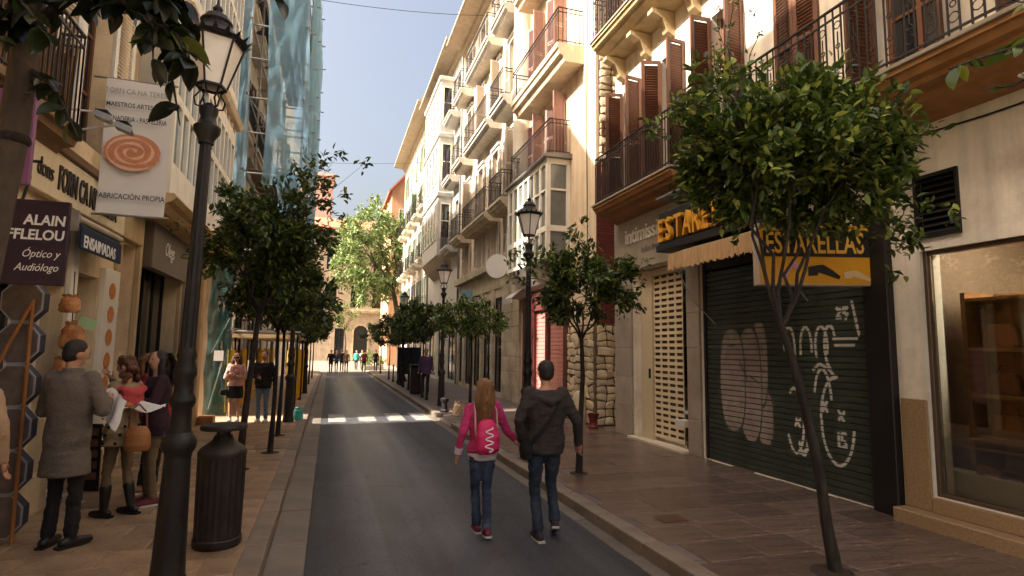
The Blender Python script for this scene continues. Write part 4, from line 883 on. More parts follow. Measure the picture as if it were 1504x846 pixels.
def tree(name, label, trunk, r0, c, rad, nwh, per, leaf, seed, lm, bk=None, limbs=8, group=None, extra=(), fork=None, gap=-.12, lump=.28, droop=.15, cat='tree'):
    r = random.Random(seed); bk = bk or bark; base = trunk[0]
    t = thing(name, label, cat, base, group)
    n = len(trunk); rads = [r0*(1.25 if i == 0 else 1)*(1-.35*i/(n-1)) for i in range(n)]
    MB().tube(trunk, rads, 10).build('trunk', bk, t, smooth=True)
    wh = crown_points(c, rad, nwh, seed, gap=gap, lump=lump)
    for (p, d, k) in extra: wh += [(Vector(p)+Vector((r.gauss(0,.07),r.gauss(0,.07),r.gauss(0,.07)))*k, Vector(d)) for _ in range(int(6*k))]
    top = Vector(trunk[-1]); mb = MB(); tips = []
    for i in range(limbs):
        a = 2*math.pi*i/limbs+r.uniform(-.3,.3); q = Vector(c)+Vector((math.cos(a)*rad[0]*r.uniform(.45,.75), math.sin(a)*rad[1]*r.uniform(.45,.75), rad[2]*r.uniform(-.35,.45)))
        pts = bez(top-Vector((0,0,.04)), q, 6, .05*rad[0], r); mb.tube(pts, [r0*.42*(1-.75*k/6) for k in range(7)], 7); tips += pts[2:]
    for p,d in wh[::3]:
        q = min(tips, key=lambda s: (s-p).length_squared); mb.tube([q, q.lerp(p,.5)+Vector((0,0,.03)), p], [r0*.10, r0*.07, r0*.035], 4, caps=False)
    mb.build('branches', bk, t, smooth=True)
    V, F = leaf_cloud([(tuple(p),tuple(d)) for p,d in wh], per, leaf, seed, droop=droop); V = V-np.array(world_loc(t))
    tag(link('crown', mesh_np('crown', V, F), lm, t), kind='stuff'); return t
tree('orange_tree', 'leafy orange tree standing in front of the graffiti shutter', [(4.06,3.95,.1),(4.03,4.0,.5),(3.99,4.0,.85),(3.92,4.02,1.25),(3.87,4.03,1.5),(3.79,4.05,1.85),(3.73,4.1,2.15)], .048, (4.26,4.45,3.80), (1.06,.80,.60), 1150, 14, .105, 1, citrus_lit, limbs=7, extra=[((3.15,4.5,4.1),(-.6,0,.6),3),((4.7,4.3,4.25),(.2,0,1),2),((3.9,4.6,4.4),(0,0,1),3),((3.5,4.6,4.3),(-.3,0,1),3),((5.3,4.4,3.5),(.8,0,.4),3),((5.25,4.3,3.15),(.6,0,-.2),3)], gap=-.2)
tree('orange_tree', 'slender orange tree beside the walking couple', [(3.56,8.0,.1),(3.58,8.0,.8),(3.62,8.0,1.5),(3.6,8.0,2.1)], .045, (3.6,8.0,2.88), (.74,.7,.48), 330, 12, .10, 2, citrus, limbs=6, extra=[((4.2,7.8,3.2),(.5,0,.8),2),((2.85,8,3.2),(-.5,0,.8),2),((3.6,8,3.45),(0,0,1),3),((4.4,7.9,2.7),(.8,0,-.2),2)], gap=-.08, lump=.45)
tree('orange_tree', 'dense dark orange tree just behind the litter bin', [(-1.18,9.4,.1),(-1.15,9.4,.7),(-1.1,9.4,1.5),(-1.03,9.4,2.4)], .055, (-.98,9.4,3.42), (.84,.84,.68), 560, 13, .11, 3, darkleaf, limbs=7, extra=[((-.6,9.3,4.4),(.1,0,1),3),((-.15,9.2,4.15),(.8,0,.5),4),((-1.7,9.3,3.4),(-.8,0,.2),3)], gap=-.14, lump=.5)
lefts = [(-.88,10.75,3.0,1.0,'second orange tree in the left row, thin trunk at the kerb'), (-.92,12.75,2.95,.98,'third orange tree in the left row, before the sunlit strip'), (-.9,17.6,2.9,1.0,'left-row orange tree just past the sunlit strip'),
         (-.9,21.2,2.9,1.05,'left-row orange tree beside the yellow scaffold posts'), (-.9,25.4,2.9,1.0,'left-row orange tree near the scaffold end'), (-.9,30,2.9,1.05,'second last orange tree in the left row'), (-.9,35.5,2.9,1.0,'last orange tree in the left row')]
for i,(x,y,z,r_,lab) in enumerate(lefts):
    tree('orange_tree', lab, [(x,y,.1),(x+.02,y,.8),(x+.03,y,1.5),(x+.02,y,2.2)], .042, (x+.03,y,z), (r_*.88,r_*.85,.70), 330 if y < 15 else 160, 12, .115 if y < 15 else .15, 20+i, darkleaf if i < 2 else citrus, limbs=5, group='orange trees along the left kerb', gap=-.25)
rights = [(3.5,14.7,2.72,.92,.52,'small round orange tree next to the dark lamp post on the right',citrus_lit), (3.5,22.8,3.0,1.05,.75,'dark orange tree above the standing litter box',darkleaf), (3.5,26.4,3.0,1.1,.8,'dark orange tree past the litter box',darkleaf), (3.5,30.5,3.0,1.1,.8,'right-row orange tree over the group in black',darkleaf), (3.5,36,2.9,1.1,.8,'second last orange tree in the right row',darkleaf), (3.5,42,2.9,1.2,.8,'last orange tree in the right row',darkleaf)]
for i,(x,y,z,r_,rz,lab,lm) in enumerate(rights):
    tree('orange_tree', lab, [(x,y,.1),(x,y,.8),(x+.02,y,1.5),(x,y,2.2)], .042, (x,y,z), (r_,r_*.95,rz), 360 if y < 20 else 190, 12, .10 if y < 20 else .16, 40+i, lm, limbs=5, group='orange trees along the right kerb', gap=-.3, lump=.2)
tree('plane_tree', 'big pale green plane tree in the sunlit square', [(6.7,58,0),(6.6,58,2.5),(6.3,58,5),(5.8,58,7.5)], .34, (3.7,58,11.6), (3.9,3.4,5.0), 1000, 9, .42, 60, plane_leaf, pale_bark, limbs=9, gap=-.25, lump=.35, droop=.6)
tree('plane_tree', 'slim bare-stemmed tree left of the arched doorway', [(1.9,80,0),(2.0,80,2.5),(1.8,80,4.2)], .14, (2.0,80,6.0), (1.5,1.4,1.6), 90, 7, .35, 61, plane_leaf, pale_bark, limbs=6, gap=0)
# vine trailing from the first-floor balcony
vn = thing('balcony_vine', 'thin leafy vine trailing over the brown shutters above the shop', 'plant', (5.6,7.3,5.1))
rv = random.Random(9); wv = []; vb = MB()
for k in range(7):
    a = Vector((5.65+rv.uniform(-.1,.1),7.15+rv.uniform(-.35,.35),5.15)); b_ = a+Vector((rv.uniform(-.1,.2),rv.uniform(-.4,.4),rv.uniform(1.2,2.5))); pts = bez(a,b_,7,.08,rv); vb.tube(pts,.008,4)
    wv += [(tuple(p),(0,0,.6)) for p in pts[1:]]
vb.build('stems', bark, vn); V,F = leaf_cloud(wv,5,.085,77); tag(link('foliage', mesh_np('foliage', V-np.array(vn.location), F), citrus, vn), kind='stuff')

# two near trees that only reach into the frame: big single leaves
def big_leaf_mesh():
    mb = MB(); n = 6; rows = []
    for i in range(n+1):
        t = i/n; w = .26*math.sin(math.pi*t**.8)**.9+(.012 if 0 < t < 1 else .004); z = -.22*t*t
        rows.append([(-w, t, z+.30*w), (0, t, z), (w, t, z+.30*w)])
    vs = [p for r_ in rows for p in r_]; fs = []
    for i in range(n):
        for k in range(2): fs.append((i*3+k, i*3+k+1, (i+1)*3+k+1, (i+1)*3+k))
    me = mb.add(vs, fs).mesh('leaf'); me.polygons.foreach_set('use_smooth',[True]*len(me.polygons)); return me
def aim(d, roll):
    d = Vector(d).normalized(); return (d.to_track_quat('Y','Z').to_matrix() @ Matrix.Rotation(roll,3,'Y')).to_euler()
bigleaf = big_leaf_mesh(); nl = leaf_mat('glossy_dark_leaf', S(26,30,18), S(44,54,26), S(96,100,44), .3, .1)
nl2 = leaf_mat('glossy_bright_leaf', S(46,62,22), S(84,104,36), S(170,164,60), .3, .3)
def leafy_branch(t, pts, r0, per, length, seed, lm, step=.06, spread=.9):
    r = random.Random(seed); pts = [Vector(p) for p in pts]
    MB().tube(pts, [r0*(1-.75*i/(len(pts)-1)) for i in range(len(pts))], 6).build('branch', bark, t, smooth=True)
    me = bigleaf if lm is nl else bigleaf2
    for i in range(len(pts)-1):
        L_ = (pts[i+1]-pts[i]).length; k = max(1, int(L_/step))
        for j in range(k):
            p = pts[i].lerp(pts[i+1], (j+r.random())/k); d0 = (pts[i+1]-pts[i]).normalized()
            for _ in range(per):
                d = d0*.7+Vector((r.gauss(0,spread),r.gauss(0,spread),r.gauss(-.35,.6))); s = length*r.uniform(.6,1.15)
                place('leaf', me, lm, t, p, aim(d, r.uniform(-.7,.7)), (s,s,s))
bigleaf2 = bigleaf.copy()
nt_ = thing('street_tree', 'tall straight-trunked tree at the left edge with big dark leaves', 'tree', (-1.16,2.6,.1))
tr = [(-1.32,2.6,.1),(-1.27,2.6,1.2),(-1.225,2.6,2.1),(-1.185,2.6,2.68),(-1.165,2.6,3.3),(-1.12,2.6,4.2),(-1.0,2.5,5.0)]
MB().tube(tr, [.062,.050,.044,.050,.042,.04,.03], 14).build('trunk', pale_bark, nt_, smooth=True)
MB().sphere((-1.185,2.6,2.67),.060,.060,.035).build('trunk_collar', bark, nt_, smooth=True)
leafy_branch(nt_, [(-1.15,2.6,3.15),(-1.0,2.5,3.22),(-.85,2.4,3.2),(-.7,2.3,3.12),(-.56,2.2,2.98),(-.50,2.15,2.85)], .022, 3, .115, 1, nl, .036)
leafy_branch(nt_, [(-1.12,2.6,3.35),(-.9,2.45,3.4),(-.7,2.35,3.3),(-.6,2.3,3.18),(-.54,2.3,3.08)], .02, 2, .11, 2, nl, .04)
leafy_branch(nt_, [(-.8,2.4,3.28),(-.66,2.3,3.2),(-.56,2.22,3.1)], .014, 2, .105, 3, nl, .035)
leafy_branch(nt_, [(-1.15,2.6,2.95),(-1.06,2.5,2.88),(-.98,2.45,2.78),(-.92,2.45,2.66)], .014, 2, .10, 4, nl, .05)
leafy_branch(nt_, [(-1.16,2.6,3.1),(-1.2,2.4,3.1),(-1.25,2.2,3.0)], .014, 3, .105, 6, nl, .05)
leafy_branch(nt_, [(-1.1,2.6,3.5),(-.75,2.5,3.5),(-.45,2.45,3.42),(-.25,2.4,3.3)], .014, 2, .10, 7, nl, .045)
leafy_branch(nt_, [(-1.0,2.55,3.3),(-.8,2.3,3.32),(-.66,2.2,3.2),(-.6,2.15,3.08)], .012, 3, .115, 9, nl, .026)
leafy_branch(nt_, [(-.9,2.5,3.2),(-.74,2.25,3.1),(-.62,2.15,2.98),(-.60,2.1,2.84)], .010, 2, .115, 10, nl, .04)
leafy_branch(nt_, [(-1.16,2.6,3.2),(-1.2,2.45,3.0),(-1.24,2.3,2.8)], .010, 3, .11, 14, nl, .05)
leafy_branch(nt_, [(-1.1,2.6,3.4),(-.95,2.4,3.42),(-.78,2.3,3.36),(-.62,2.2,3.28),(-.48,2.15,3.2)], .010, 3, .115, 15, nl, .026)
leafy_branch(nt_, [(-1.2,2.5,3.2),(-1.1,2.3,3.1),(-1.0,2.2,3.0),(-.93,2.15,2.9)], .010, 2, .11, 16, nl, .035)
leafy_branch(nt_, [(-.66,2.3,3.1),(-.56,2.2,2.8),(-.53,2.2,2.66)], .008, 1, .11, 8, nl, .05)
st2 = thing('street_tree', 'bright leafy twig reaching in at the top right corner', 'tree', (3.6,1.2,.1))
MB().tube([(3.6,1.2,.1),(3.58,1.2,1.2),(3.52,1.2,2.3),(3.4,1.2,3.0)], [.06,.05,.045,.035], 10).build('trunk', bark, st2, smooth=True)
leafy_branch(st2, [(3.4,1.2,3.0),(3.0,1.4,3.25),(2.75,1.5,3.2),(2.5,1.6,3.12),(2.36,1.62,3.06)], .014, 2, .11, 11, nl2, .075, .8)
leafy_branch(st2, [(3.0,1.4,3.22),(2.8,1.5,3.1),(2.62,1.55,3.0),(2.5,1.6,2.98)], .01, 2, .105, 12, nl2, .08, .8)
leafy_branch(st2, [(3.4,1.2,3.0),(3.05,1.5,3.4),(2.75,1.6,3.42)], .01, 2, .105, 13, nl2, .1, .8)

# ------------------------------------------------------------------ lamp posts
lamp_glass = M('frosted_lamp_glass', S(248,242,232), .4, .06, 3, 0, spec=.5)
def make_lamp(label, loc):
    t = thing('street_lamp', label, 'street lamp', loc, 'cast-iron lamp posts')
    x, y, z = loc
    def L_(prof, name, n=20, fl=0): return MB().lathe([(r, z+h) for r,h in prof], x, y, n, fl).build(name, iron, t, smooth=True)
    L_([(.128,0),(.128,.05),(.120,.07),(.113,.2),(.092,.92),(.096,.96),(.118,1.0),(.124,1.04),(.110,1.08),(.084,1.12)], 'base', 24)
    L_([(.082,1.10),(.072,1.18),(.070,1.30),(.090,1.34),(.092,1.37),(.068,1.42),(.066,1.52),(.084,1.56),(.080,1.60),(.062,1.66),(.072,1.70),(.058,1.76)], 'ringed_collar', 20)
    L_([(.057,1.75),(.054,2.2),(.045,3.30),(.044,3.42)], 'shaft', 24, .10)
    L_([(.058,3.40),(.062,3.44),(.098,3.50),(.102,3.54),(.070,3.57),(.056,3.62),(.070,3.66),(.072,3.70),(.030,3.74)], 'capital', 20)
    mb = MB()
    for k in range(6):
        a = k*math.pi/3+.3; pts = [(x+r*math.cos(a), y+r*math.sin(a), z+h) for r,h in ((.045,3.70),(.10,3.71),(.115,3.77),(.075,3.83),(.11,3.88))]
        mb.tube(pts, .008, 5)
    mb.build('cradle', iron, t)
    n = 6; ph = .3; zb, zt, rb, rt = z+3.88, z+4.26, .115, .225
    fr = MB(); cs = [(math.cos(2*math.pi*k/n+ph), math.sin(2*math.pi*k/n+ph)) for k in range(n)]
    for k in range(n):
        a, b = cs[k], cs[(k+1)%n]
        fr.bar((x+a[0]*rb,y+a[1]*rb,zb),(x+a[0]*rt,y+a[1]*rt,zt),.014)
        fr.bar((x+a[0]*rb,y+a[1]*rb,zb),(x+b[0]*rb,y+b[1]*rb,zb),.018); fr.bar((x+a[0]*rt,y+a[1]*rt,zt),(x+b[0]*rt,y+b[1]*rt,zt),.02)
    lan = fr.build('lantern', iron, t)
    for k in range(n):
        a, b = cs[k], cs[(k+1)%n]; f = .97
        MB().quad((x+a[0]*rb*f,y+a[1]*rb*f,zb),(x+b[0]*rb*f,y+b[1]*rb*f,zb),(x+b[0]*rt*f,y+b[1]*rt*f,zt),(x+a[0]*rt*f,y+a[1]*rt*f,zt)).build('pane', lamp_glass, lan)
    cp = MB().lathe([(rt*1.05,zt),(rt*1.12,zt+.02),(rt*.95,zt+.05),(rt*.62,zt+.11),(rt*.5,zt+.16),(rt*.56,zt+.18),(rt*.36,zt+.24),(.03,zt+.27),(.04,zt+.30),(.012,zt+.34),(.004,zt+.40)], x, y, 18)
    for k in range(18):
        a = 2*math.pi*k/18; cp.add([(x+rt*1.08*math.cos(a-.1),y+rt*1.08*math.sin(a-.1),zt+.01),(x+rt*1.08*math.cos(a+.1),y+rt*1.08*math.sin(a+.1),zt+.01),(x+rt*1.28*math.cos(a),y+rt*1.28*math.sin(a),zt+.06),(x+rt*1.0*math.cos(a),y+rt*1.0*math.sin(a),zt+.03)],[(0,1,2),(0,2,3),(1,3,2),(0,3,1)])
    cp.build('cap', iron, t)
    return t
lamp0 = make_lamp('nearest cast-iron lamp post, beside the litter bin on the left', (-1.08,5.07,.12))
for loc, lab in [((-.87,15.05,.12),'lamp post on the left kerb with a teal bag at its foot'), ((-.87,24,.12),'lamp post on the left kerb half hidden by yellow scaffold posts'), ((3.42,9.95,.12),'lamp post on the right whose lantern shows before the glazed bay'),
                 ((3.42,18.3,.12),'lamp post on the right kerb with a small iron bollard before it'), ((3.42,28.6,.12),'farthest lamp post on the right kerb')]:
    c = copy_tree(lamp0); c.location = loc; c['label'] = lab
lamp0.rotation_euler = (0, R(.9), 0)
# ------------------------------------------------------------------ litter bin
bin_m = M('brown_black_bin', S(34,29,27), .5, .2, 6, .15, 50, dirt=S(74,60,50), dscale=3, damt=.4)
bn_ = thing('litter_bin', 'dark round litter bin with a flat lid beside the nearest lamp post', 'bin', (-.89,5.96,.12)); x, y, z = -.89, 5.96, .12
MB().lathe([(.19,z),(.205,z+.02),(.205,z+.07),(.195,z+.08)], x, y, 24).build('foot_ring', bin_m, bn_, smooth=True)
MB().lathe([(.195,z+.08),(.200,z+.45),(.203,z+.78),(.195,z+.80)], x, y, 48, .035).build('ribbed_body', bin_m, bn_)
MB().lathe([(.205,z+.785),(.208,z+.82),(.19,z+.85),(.10,z+.92),(.09,z+.93),(.075,z+.97)], x, y, 24).build('shoulder', bin_m, bn_, smooth=True)
MB().lathe([(.06,z+.93),(.06,z+1.02),(.195,z+1.02),(.20,z+1.045),(.19,z+1.065),(.0,z+1.075)], x, y, 24).build('lid', bin_m, bn_, smooth=True)
b_t = thing('litter_box', 'tall dark litter box on the right pavement beside the person in purple', 'bin', (3.3,23.3,.12))
MB().box(3.1,3.5,23.1,23.5,.12,1.18).build('body', bin_m, b_t, bev=.03); MB().box(3.06,3.54,23.06,23.54,1.182,1.26).build('lid', dark, b_t, bev=.02)
# bollards
bo = thing('bollard', 'slim iron bollard nearest the tall litter box', 'bollard', (3.3,21.4,.12), 'iron bollards on the right kerb')
MB().lathe([(.06,.12),(.06,.2),(.04,.24),(.035,.9),(.05,.93),(.05,.97),(.03,1.02),(.0,1.04)],3.3,21.4,12).build('post', iron, bo, smooth=True)
for yy, lab in ((20.4,'slim iron bollard just past the right lamp post'), (25.3,'slim iron bollard behind the tall litter box'), (27.2,'slim iron bollard before the group in black'), (29.4,'slim iron bollard by the group in black'), (31.6,'slim iron bollard past the group in black'), (34,'farthest slim iron bollard on the right kerb')):
    c = copy_tree(bo); c.location = (3.3,yy,.12); c['label'] = lab
ib = thing('short_bollard', 'short stout iron bollard at the dropped kerb on the right', 'bollard', (3.2,16.55,.12))
MB().lathe([(.13,.1),(.13,.16),(.09,.2),(.075,.36),(.12,.42),(.13,.48),(.06,.52)],3.2,16.55,8).build('post', iron, ib)
sb = thing('stone_bollard', 'squat pale stone bollard against the rubble wall', 'bollard', (5.95,13.35,.12))
MB().lathe([(.17,.1),(.18,.3),(.17,.7),(.14,.84),(.08,.9),(0,.92)],5.95,13.35,14).build('post', stone, sb, smooth=True)
pt = thing('red_flower_pot', 'dark red pot standing at the foot of the rubble wall', 'pot', (5.9,12.45,.12))
MB().lathe([(.12,.1),(.13,.16),(.09,.22),(.10,.34),(.13,.42),(.14,.46),(.12,.46),(.1,.40)],5.9,12.45,16).build('pot', M('oxblood_glaze', S(110,40,36), .4, .2, 5, .1), pt, smooth=True)
tb_ = thing('teal_bag', 'crumpled teal carrier bag at the foot of the left lamp post', 'bag', (-.62,15.3,.12))
def bag(c, sx, sy, h, seed, mat, parent, name='bag'):
    mb = MB(); r = random.Random(seed); rings = []
    for (k, w) in ((0,.8),(.15,1),(.45,1.02),(.7,.85),(.88,.55),(1,.75)):
        rings.append([(c[0]+math.cos(2*math.pi*i/14)*sx*w*(1+r.uniform(-.16,.16)), c[1]+math.sin(2*math.pi*i/14)*sy*w*(1+r.uniform(-.16,.16)), c[2]+h*k*(1+(r.uniform(-.08,.08) if k > 0 else 0))) for i in range(14)])
    vs = [p for q in rings for p in q]; n = 14; fs = [(i*n+k, i*n+(k+1)%n, (i+1)*n+(k+1)%n, (i+1)*n+k) for i in range(len(rings)-1) for k in range(n)]+[tuple(range(n-1,-1,-1))]
    return mb.add(vs, fs).build(name, mat, parent)
bag((-.66,15.35,.12),.12,.09,.30,4,M('teal_plastic', S(70,176,164), .4, .15, 8, .3, 20), tb_)
pb = thing('paper_bag', 'crumpled beige paper bag left by the dropped kerb', 'bag', (3.55,15.5,.12)); bag((3.42,15.75,.11),.15,.11,.36,9,M('kraft_paper', S(206,180,150), .8, .1, 6, .4, 20), pb)
# dark notice boards and flower trough by the group in black
nb_ = thing('notice_board', 'large dark free-standing board on the right pavement', 'board', (3.6,29.0,.12))
MB().box(3.2,4.35,28.98,29.04,.62,1.95).build('panel', M('midnight_panel', S(30,38,50), .5, .15, 2), nb_, bev=.01)
for xx in (3.3,4.25): MB().box(xx-.03,xx+.03,28.98,29.04,.12,.615).build('leg', iron, nb_)
hd = thing('clipped_hedge', 'yellow-green clipped shrub at the far end of the right kerb', 'plant', (3.6,52,.02)); wv = crown_points((3.7,52,.9),(1.0,1.2,.8),160,91,gap=-.5); V,F = leaf_cloud([(tuple(p),tuple(d)) for p,d in wv],10,.16,91)
tag(link('foliage', mesh_np('foliage', V-np.array(hd.location), F), plane_leaf, hd), kind='stuff'); MB().box(2.9,4.5,51,53,.02,.35).build('trough', concrete, hd, bev=.02)

# ------------------------------------------------------------------ scaffold
sc = thing('scaffold', 'tube scaffold with blue-green netting and yellow padded posts over the pavement', 'scaffold', (-1.7,16.6,.12))
xs_ = (-2.42,-.98); ysc = [16.6+2.2*i for i in range(6)]; lev = [2.35,4.5,6.6,8.7,10.8,12.9,15.0]
def pole(a, b, r=.028, name='tube', m=None): return MB().tube([a,b], r, 7).build(name, m or steel, sc, smooth=True)
for x in xs_:
    for y in ysc:
        pole((x,y,.12),(x,y,15.6))
        MB().lathe([(.085,.2),(.09,.25),(.09,1.75),(.085,1.8)],x,y,10).build('yellow_padding', M('yellow_foam', S(222,168,40), .7, .12, 5, .1), sc, smooth=True)
    for z in lev: pole((x,16.3,z),(x,27.9,z)); 
for y in ysc:
    for z in lev: pole((-2.75,y,z-.06),(-.75,y,z-.06))
for z in lev[1:]:
    for dz in (.55,1.05):
        pole((-.98,16.4,z+dz),(-.98,27.8,z+dz),.022,'guard_rail')
        if dz > 1: pole((-2.42,16.56,z+dz),(-.98,16.56,z+dz),.022,'guard_rail')
plank_m = M('scaffold_plank', S(126,104,84), .85, .2, 4, .3, 30, rnd=.15, stretch=(1,.2,1))
plk = MB().box(-.11,.11,-1.08,1.08,0,.04).mesh('plank')
for z in (lev[2],lev[5]):
    for y in ysc[:-1]:
        for k in range(5): place('plank', plk, plank_m, sc, (-2.2+k*.24, y+1.1, z+.03))
for k,(y,z) in enumerate(((16.6,2.35),(16.6,6.6),(18.8,4.5))): pole((-.98,y+.04,z),(-2.42,y+.04,z+2.1),.022,'brace')
pole((-2.42,16.5,2.3),(-2.85,16.5,.3),.035,'brace',M('white_tube', S(206,198,186), .5, .1)); pole((-2.85,16.45,1.7),(-2.42,16.45,2.7),.035,'brace',M('white_tube', S(206,198,186), .5, .1))
tim = M('pale_timber', S(206,176,132), .8, .15, 4, .2, 30)
for y in ysc: MB().box(-2.6,-.85,y-.05,y+.05,2.12,2.22).build('header_beam', tim, sc)
MB().bar((-2.4,16.55,2.6),(-1.7,16.55,2.95),.07).bar((-1.7,16.55,2.95),(-1.0,16.55,2.6),.07).build('truss', tim, sc)
def net(name, pts_fn, nu, nv, mat, seed):
    vs = []; fs = []
    for j in range(nv+1):
        for i in range(nu+1): vs.append(pts_fn(i/nu, j/nv))
    for j in range(nv):
        for i in range(nu): fs.append((j*(nu+1)+i, j*(nu+1)+i+1, (j+1)*(nu+1)+i+1, (j+1)*(nu+1)+i))
    o = MB().add(vs, fs).build(name, mat, sc, smooth='all'); return o
blue_net = net_mat('blue_net', S(150,196,220), .68); dark_net = net_mat('teal_net', S(62,96,96), .82)
wv_ = lambda a, b, s: noise.noise(Vector((a*s, b*s, s)))
net('net', lambda u,v: (-.90+.05*wv_(u*11,v*13,.9)+.03*math.sin(u*60), 17.2+u*10.5, 5.0+v*10.3+.25*wv_(u*9,v,.8)), 60, 40, blue_net, 1)
net('net', lambda u,v: (-2.72+u*.36+.05*math.sin(v*9)+.04*wv_(u,v*14,1.1), 16.45+.08*wv_(u*4,v*12,1.2), 4.6+v*10.6), 8, 50, blue_net, 2)
net('net', lambda u,v: (-1.95+u*1.07+.05*math.sin(v*8), 16.42+.045*wv_(u*5,v*14,1.3), 6.2+v*9.2), 12, 50, blue_net, 5)
net('net', lambda u,v: (-1.55+u*.62+.06*math.sin(v*11), 16.5+.10*wv_(u*4,v*9,1.5)-.1*v, 3.9+v*2.6-(1-abs(2*u-1))*.5*(1-v)), 10, 20, blue_net, 3)
net('net', lambda u,v: (-2.98+u*.56+.02*math.sin(v*20), 16.38+.05*wv_(u*4,v*9,1.5), .15+v*4.6), 8, 30, dark_net, 4)
MB().box(-2.78,-2.56,16.30,16.305,1.52,1.78).build('paper_notice', silver_white, sc)
cr = thing('timber_block', 'low timber block at the corner beside the alley', 'block', (-2.72,14.9,.12)); MB().box(-2.78,-2.45,14.75,15.1,.121,.30).build('block', amber_wood, cr, bev=.015)

# ------------------------------------------------------------------ hanging signs on the left
fb = thing('bakery_banner', 'white hanging bakery banner with an orange pastry picture', 'banner', (-2.4,8.0,3.5))
bx0, bx1, bz0_, bz1_ = -2.75, -2.03, 3.47, 5.155
def bsw(x, z): return 8.0+.025*math.sin((z-3.6)*2.2)+.015*math.sin(x*5)
vs = []; fs = []; nu, nv = 10, 18
for j in range(nv+1):
    for i in range(nu+1):
        x = bx0+(bx1-bx0)*i/nu; z = bz0_+(bz1_-bz0_)*j/nv; vs.append((x, bsw(x,z), z))
for j in range(nv):
    for i in range(nu): fs.append((j*(nu+1)+i, j*(nu+1)+i+1, (j+1)*(nu+1)+i+1, (j+1)*(nu+1)+i))
o = MB().add(vs,fs).build('cloth', M('banner_cloth', S(226,222,216), .8, .04, 2, .1), fb, smooth='all')
ink = M('banner_ink', S(70,68,72), .7, .05); inkg = M('banner_grey_ink', S(150,146,140), .7, .05)
yb_ = 7.955; xm = (bx0+bx1)/2
text('FORN CA NA TERESA', .091, (xm,yb_,4.97), 'front', inkg, fb, ext=.001, align='CENTER', sx=.80)
text('MAESTROS ARTESANOS', .082, (xm,yb_,4.80), 'front', ink, fb, ext=.001, align='CENTER', sx=.77, bold=.001)
text('PANADERIA - PASTELERIA', .091, (xm,yb_,4.62), 'front', ink, fb, ext=.001, align='CENTER', sx=.62, bold=.001)
text('FABRICACIÓN PROPIA', .093, (xm,yb_,3.65), 'front', ink, fb, ext=.001, align='CENTER', sx=.78, bold=.001)
ea = MB(); ce = (xm-.02, 4.24)
ea.add([(ce[0]+.305*math.cos(k*math.pi/20)*(1+.03*math.sin(k*3)), yb_+.003, ce[1]+.232*math.sin(k*math.pi/20)) for k in range(40)], [tuple(range(40))]).build('pastry_picture', M('pastry_print', S(206,136,100), .6, .22, 9, 0), fb)
sp = []
for k in range(70):
    a = k*.26; r_ = .03+.235*k/70; sp.append((ce[0]+r_*1.15*math.cos(a), yb_-.003, ce[1]+r_*.85*math.sin(a)))
rib = MB(); 
for k in range(69):
    a, b = Vector(sp[k]), Vector(sp[k+1]); n_ = Vector((-(b-a).z,0,(b-a).x)).normalized()*(.012+.008*math.sin(k*.7)); rib.quad(a-n_, b-n_, b+n_, a+n_)
rib.build('pastry_swirl', M('pastry_light', S(236,190,160), .6, .1, 8, 0), fb)
for z in (5.17,3.46): MB().tube([(XL,8.02,z),(bx1+.05,8.02,z)],.013,8).build('arm', steel, fb)
for k,(x,z) in enumerate(((-2.42,4.32),(-2.22,4.22))):
    fl = thing('floodlight', ('upper' if k == 0 else 'lower')+' of two small steel floodlights on arms over the bakery sign', 'floodlight', (x,7.0,z), 'floodlights over the bakery')
    MB().tube([(XL+.1,7.0+.15*k,z+.04-.1*k),(x-.08,7.0+.05*k,z+.04)],.012,8).build('arm', white_wood, fl, smooth=True)
    MB().prism([(-.10,-.03),(.10,-.055),(.12,-.02),(.09,.035),(-.08,.05),(-.12,.02)],-.09,.09,'y').build('tmp', steel, None)
    o = bpy.data.objects['tmp']; o.name = 'housing'; o.parent = fl; o.location = (0,.02,0); o.scale = (.75,.75,.75); o.rotation_euler = (0,R(12),R(8))
    MB().box(x-.06,x+.05,6.95,7.09,z+.045,z+.062).build('bracket', dark, fl)
an = thing('optician_sign', 'dark purple hanging optician sign with white lettering', 'sign', (-2.5,6.0,2.4))
plum = M('plum_panel', S(52,32,46), .5, .08, 2, .05); 
MB().box(-2.86,-2.255,5.985,6.03,2.405,3.15).build('panel', plum, an, bev=.004)
text('ALAIN', .125, (-2.275,5.982,2.93), 'front', silver_white, an, ext=.002, align='RIGHT', sx=.86, bold=.003, shear=.06)
text('AFFLELOU', .125, (-2.275,5.982,2.80), 'front', silver_white, an, ext=.002, align='RIGHT', sx=.86, bold=.003, shear=.06)
text('Óptico y', .095, (-2.30,5.982,2.645), 'front', silver_white, an, ext=.001, align='RIGHT', sx=.82, shear=.35)
text('Audiólogo', .095, (-2.30,5.982,2.525), 'front', silver_white, an, ext=.001, align='RIGHT', sx=.80, shear=.35)
MB().tube([(-2.62,6.01,3.14),(-2.58,6.01,3.35),(-2.60,6.01,3.5)],.012,6).tube([(-2.9,6.01,3.5),(-2.5,6.01,3.5)],.014,6).build('bracket', iron, an)
pu = thing('purple_blade_sign', 'purple blade sign with a white letter behind the left tree trunk', 'sign', (-2.3,5.0,3.1))
MB().box(-2.52,-2.15,4.98,5.03,3.05,3.75).build('panel', M('mauve_panel', S(120,70,104), .5, .08, 2, .05), pu, bev=.004)
text('O', .14, (-2.42,4.977,3.25), 'front', silver_white, pu, ext=.002, bold=.004); MB().tube([(XL,5.0,3.77),(-2.15,5.0,3.77)],.014,6).build('bracket', iron, pu)
ens = thing('pastry_awning', 'navy roller awning with white lettering above the bakery door', 'awning', (XL,8.6,3.0))
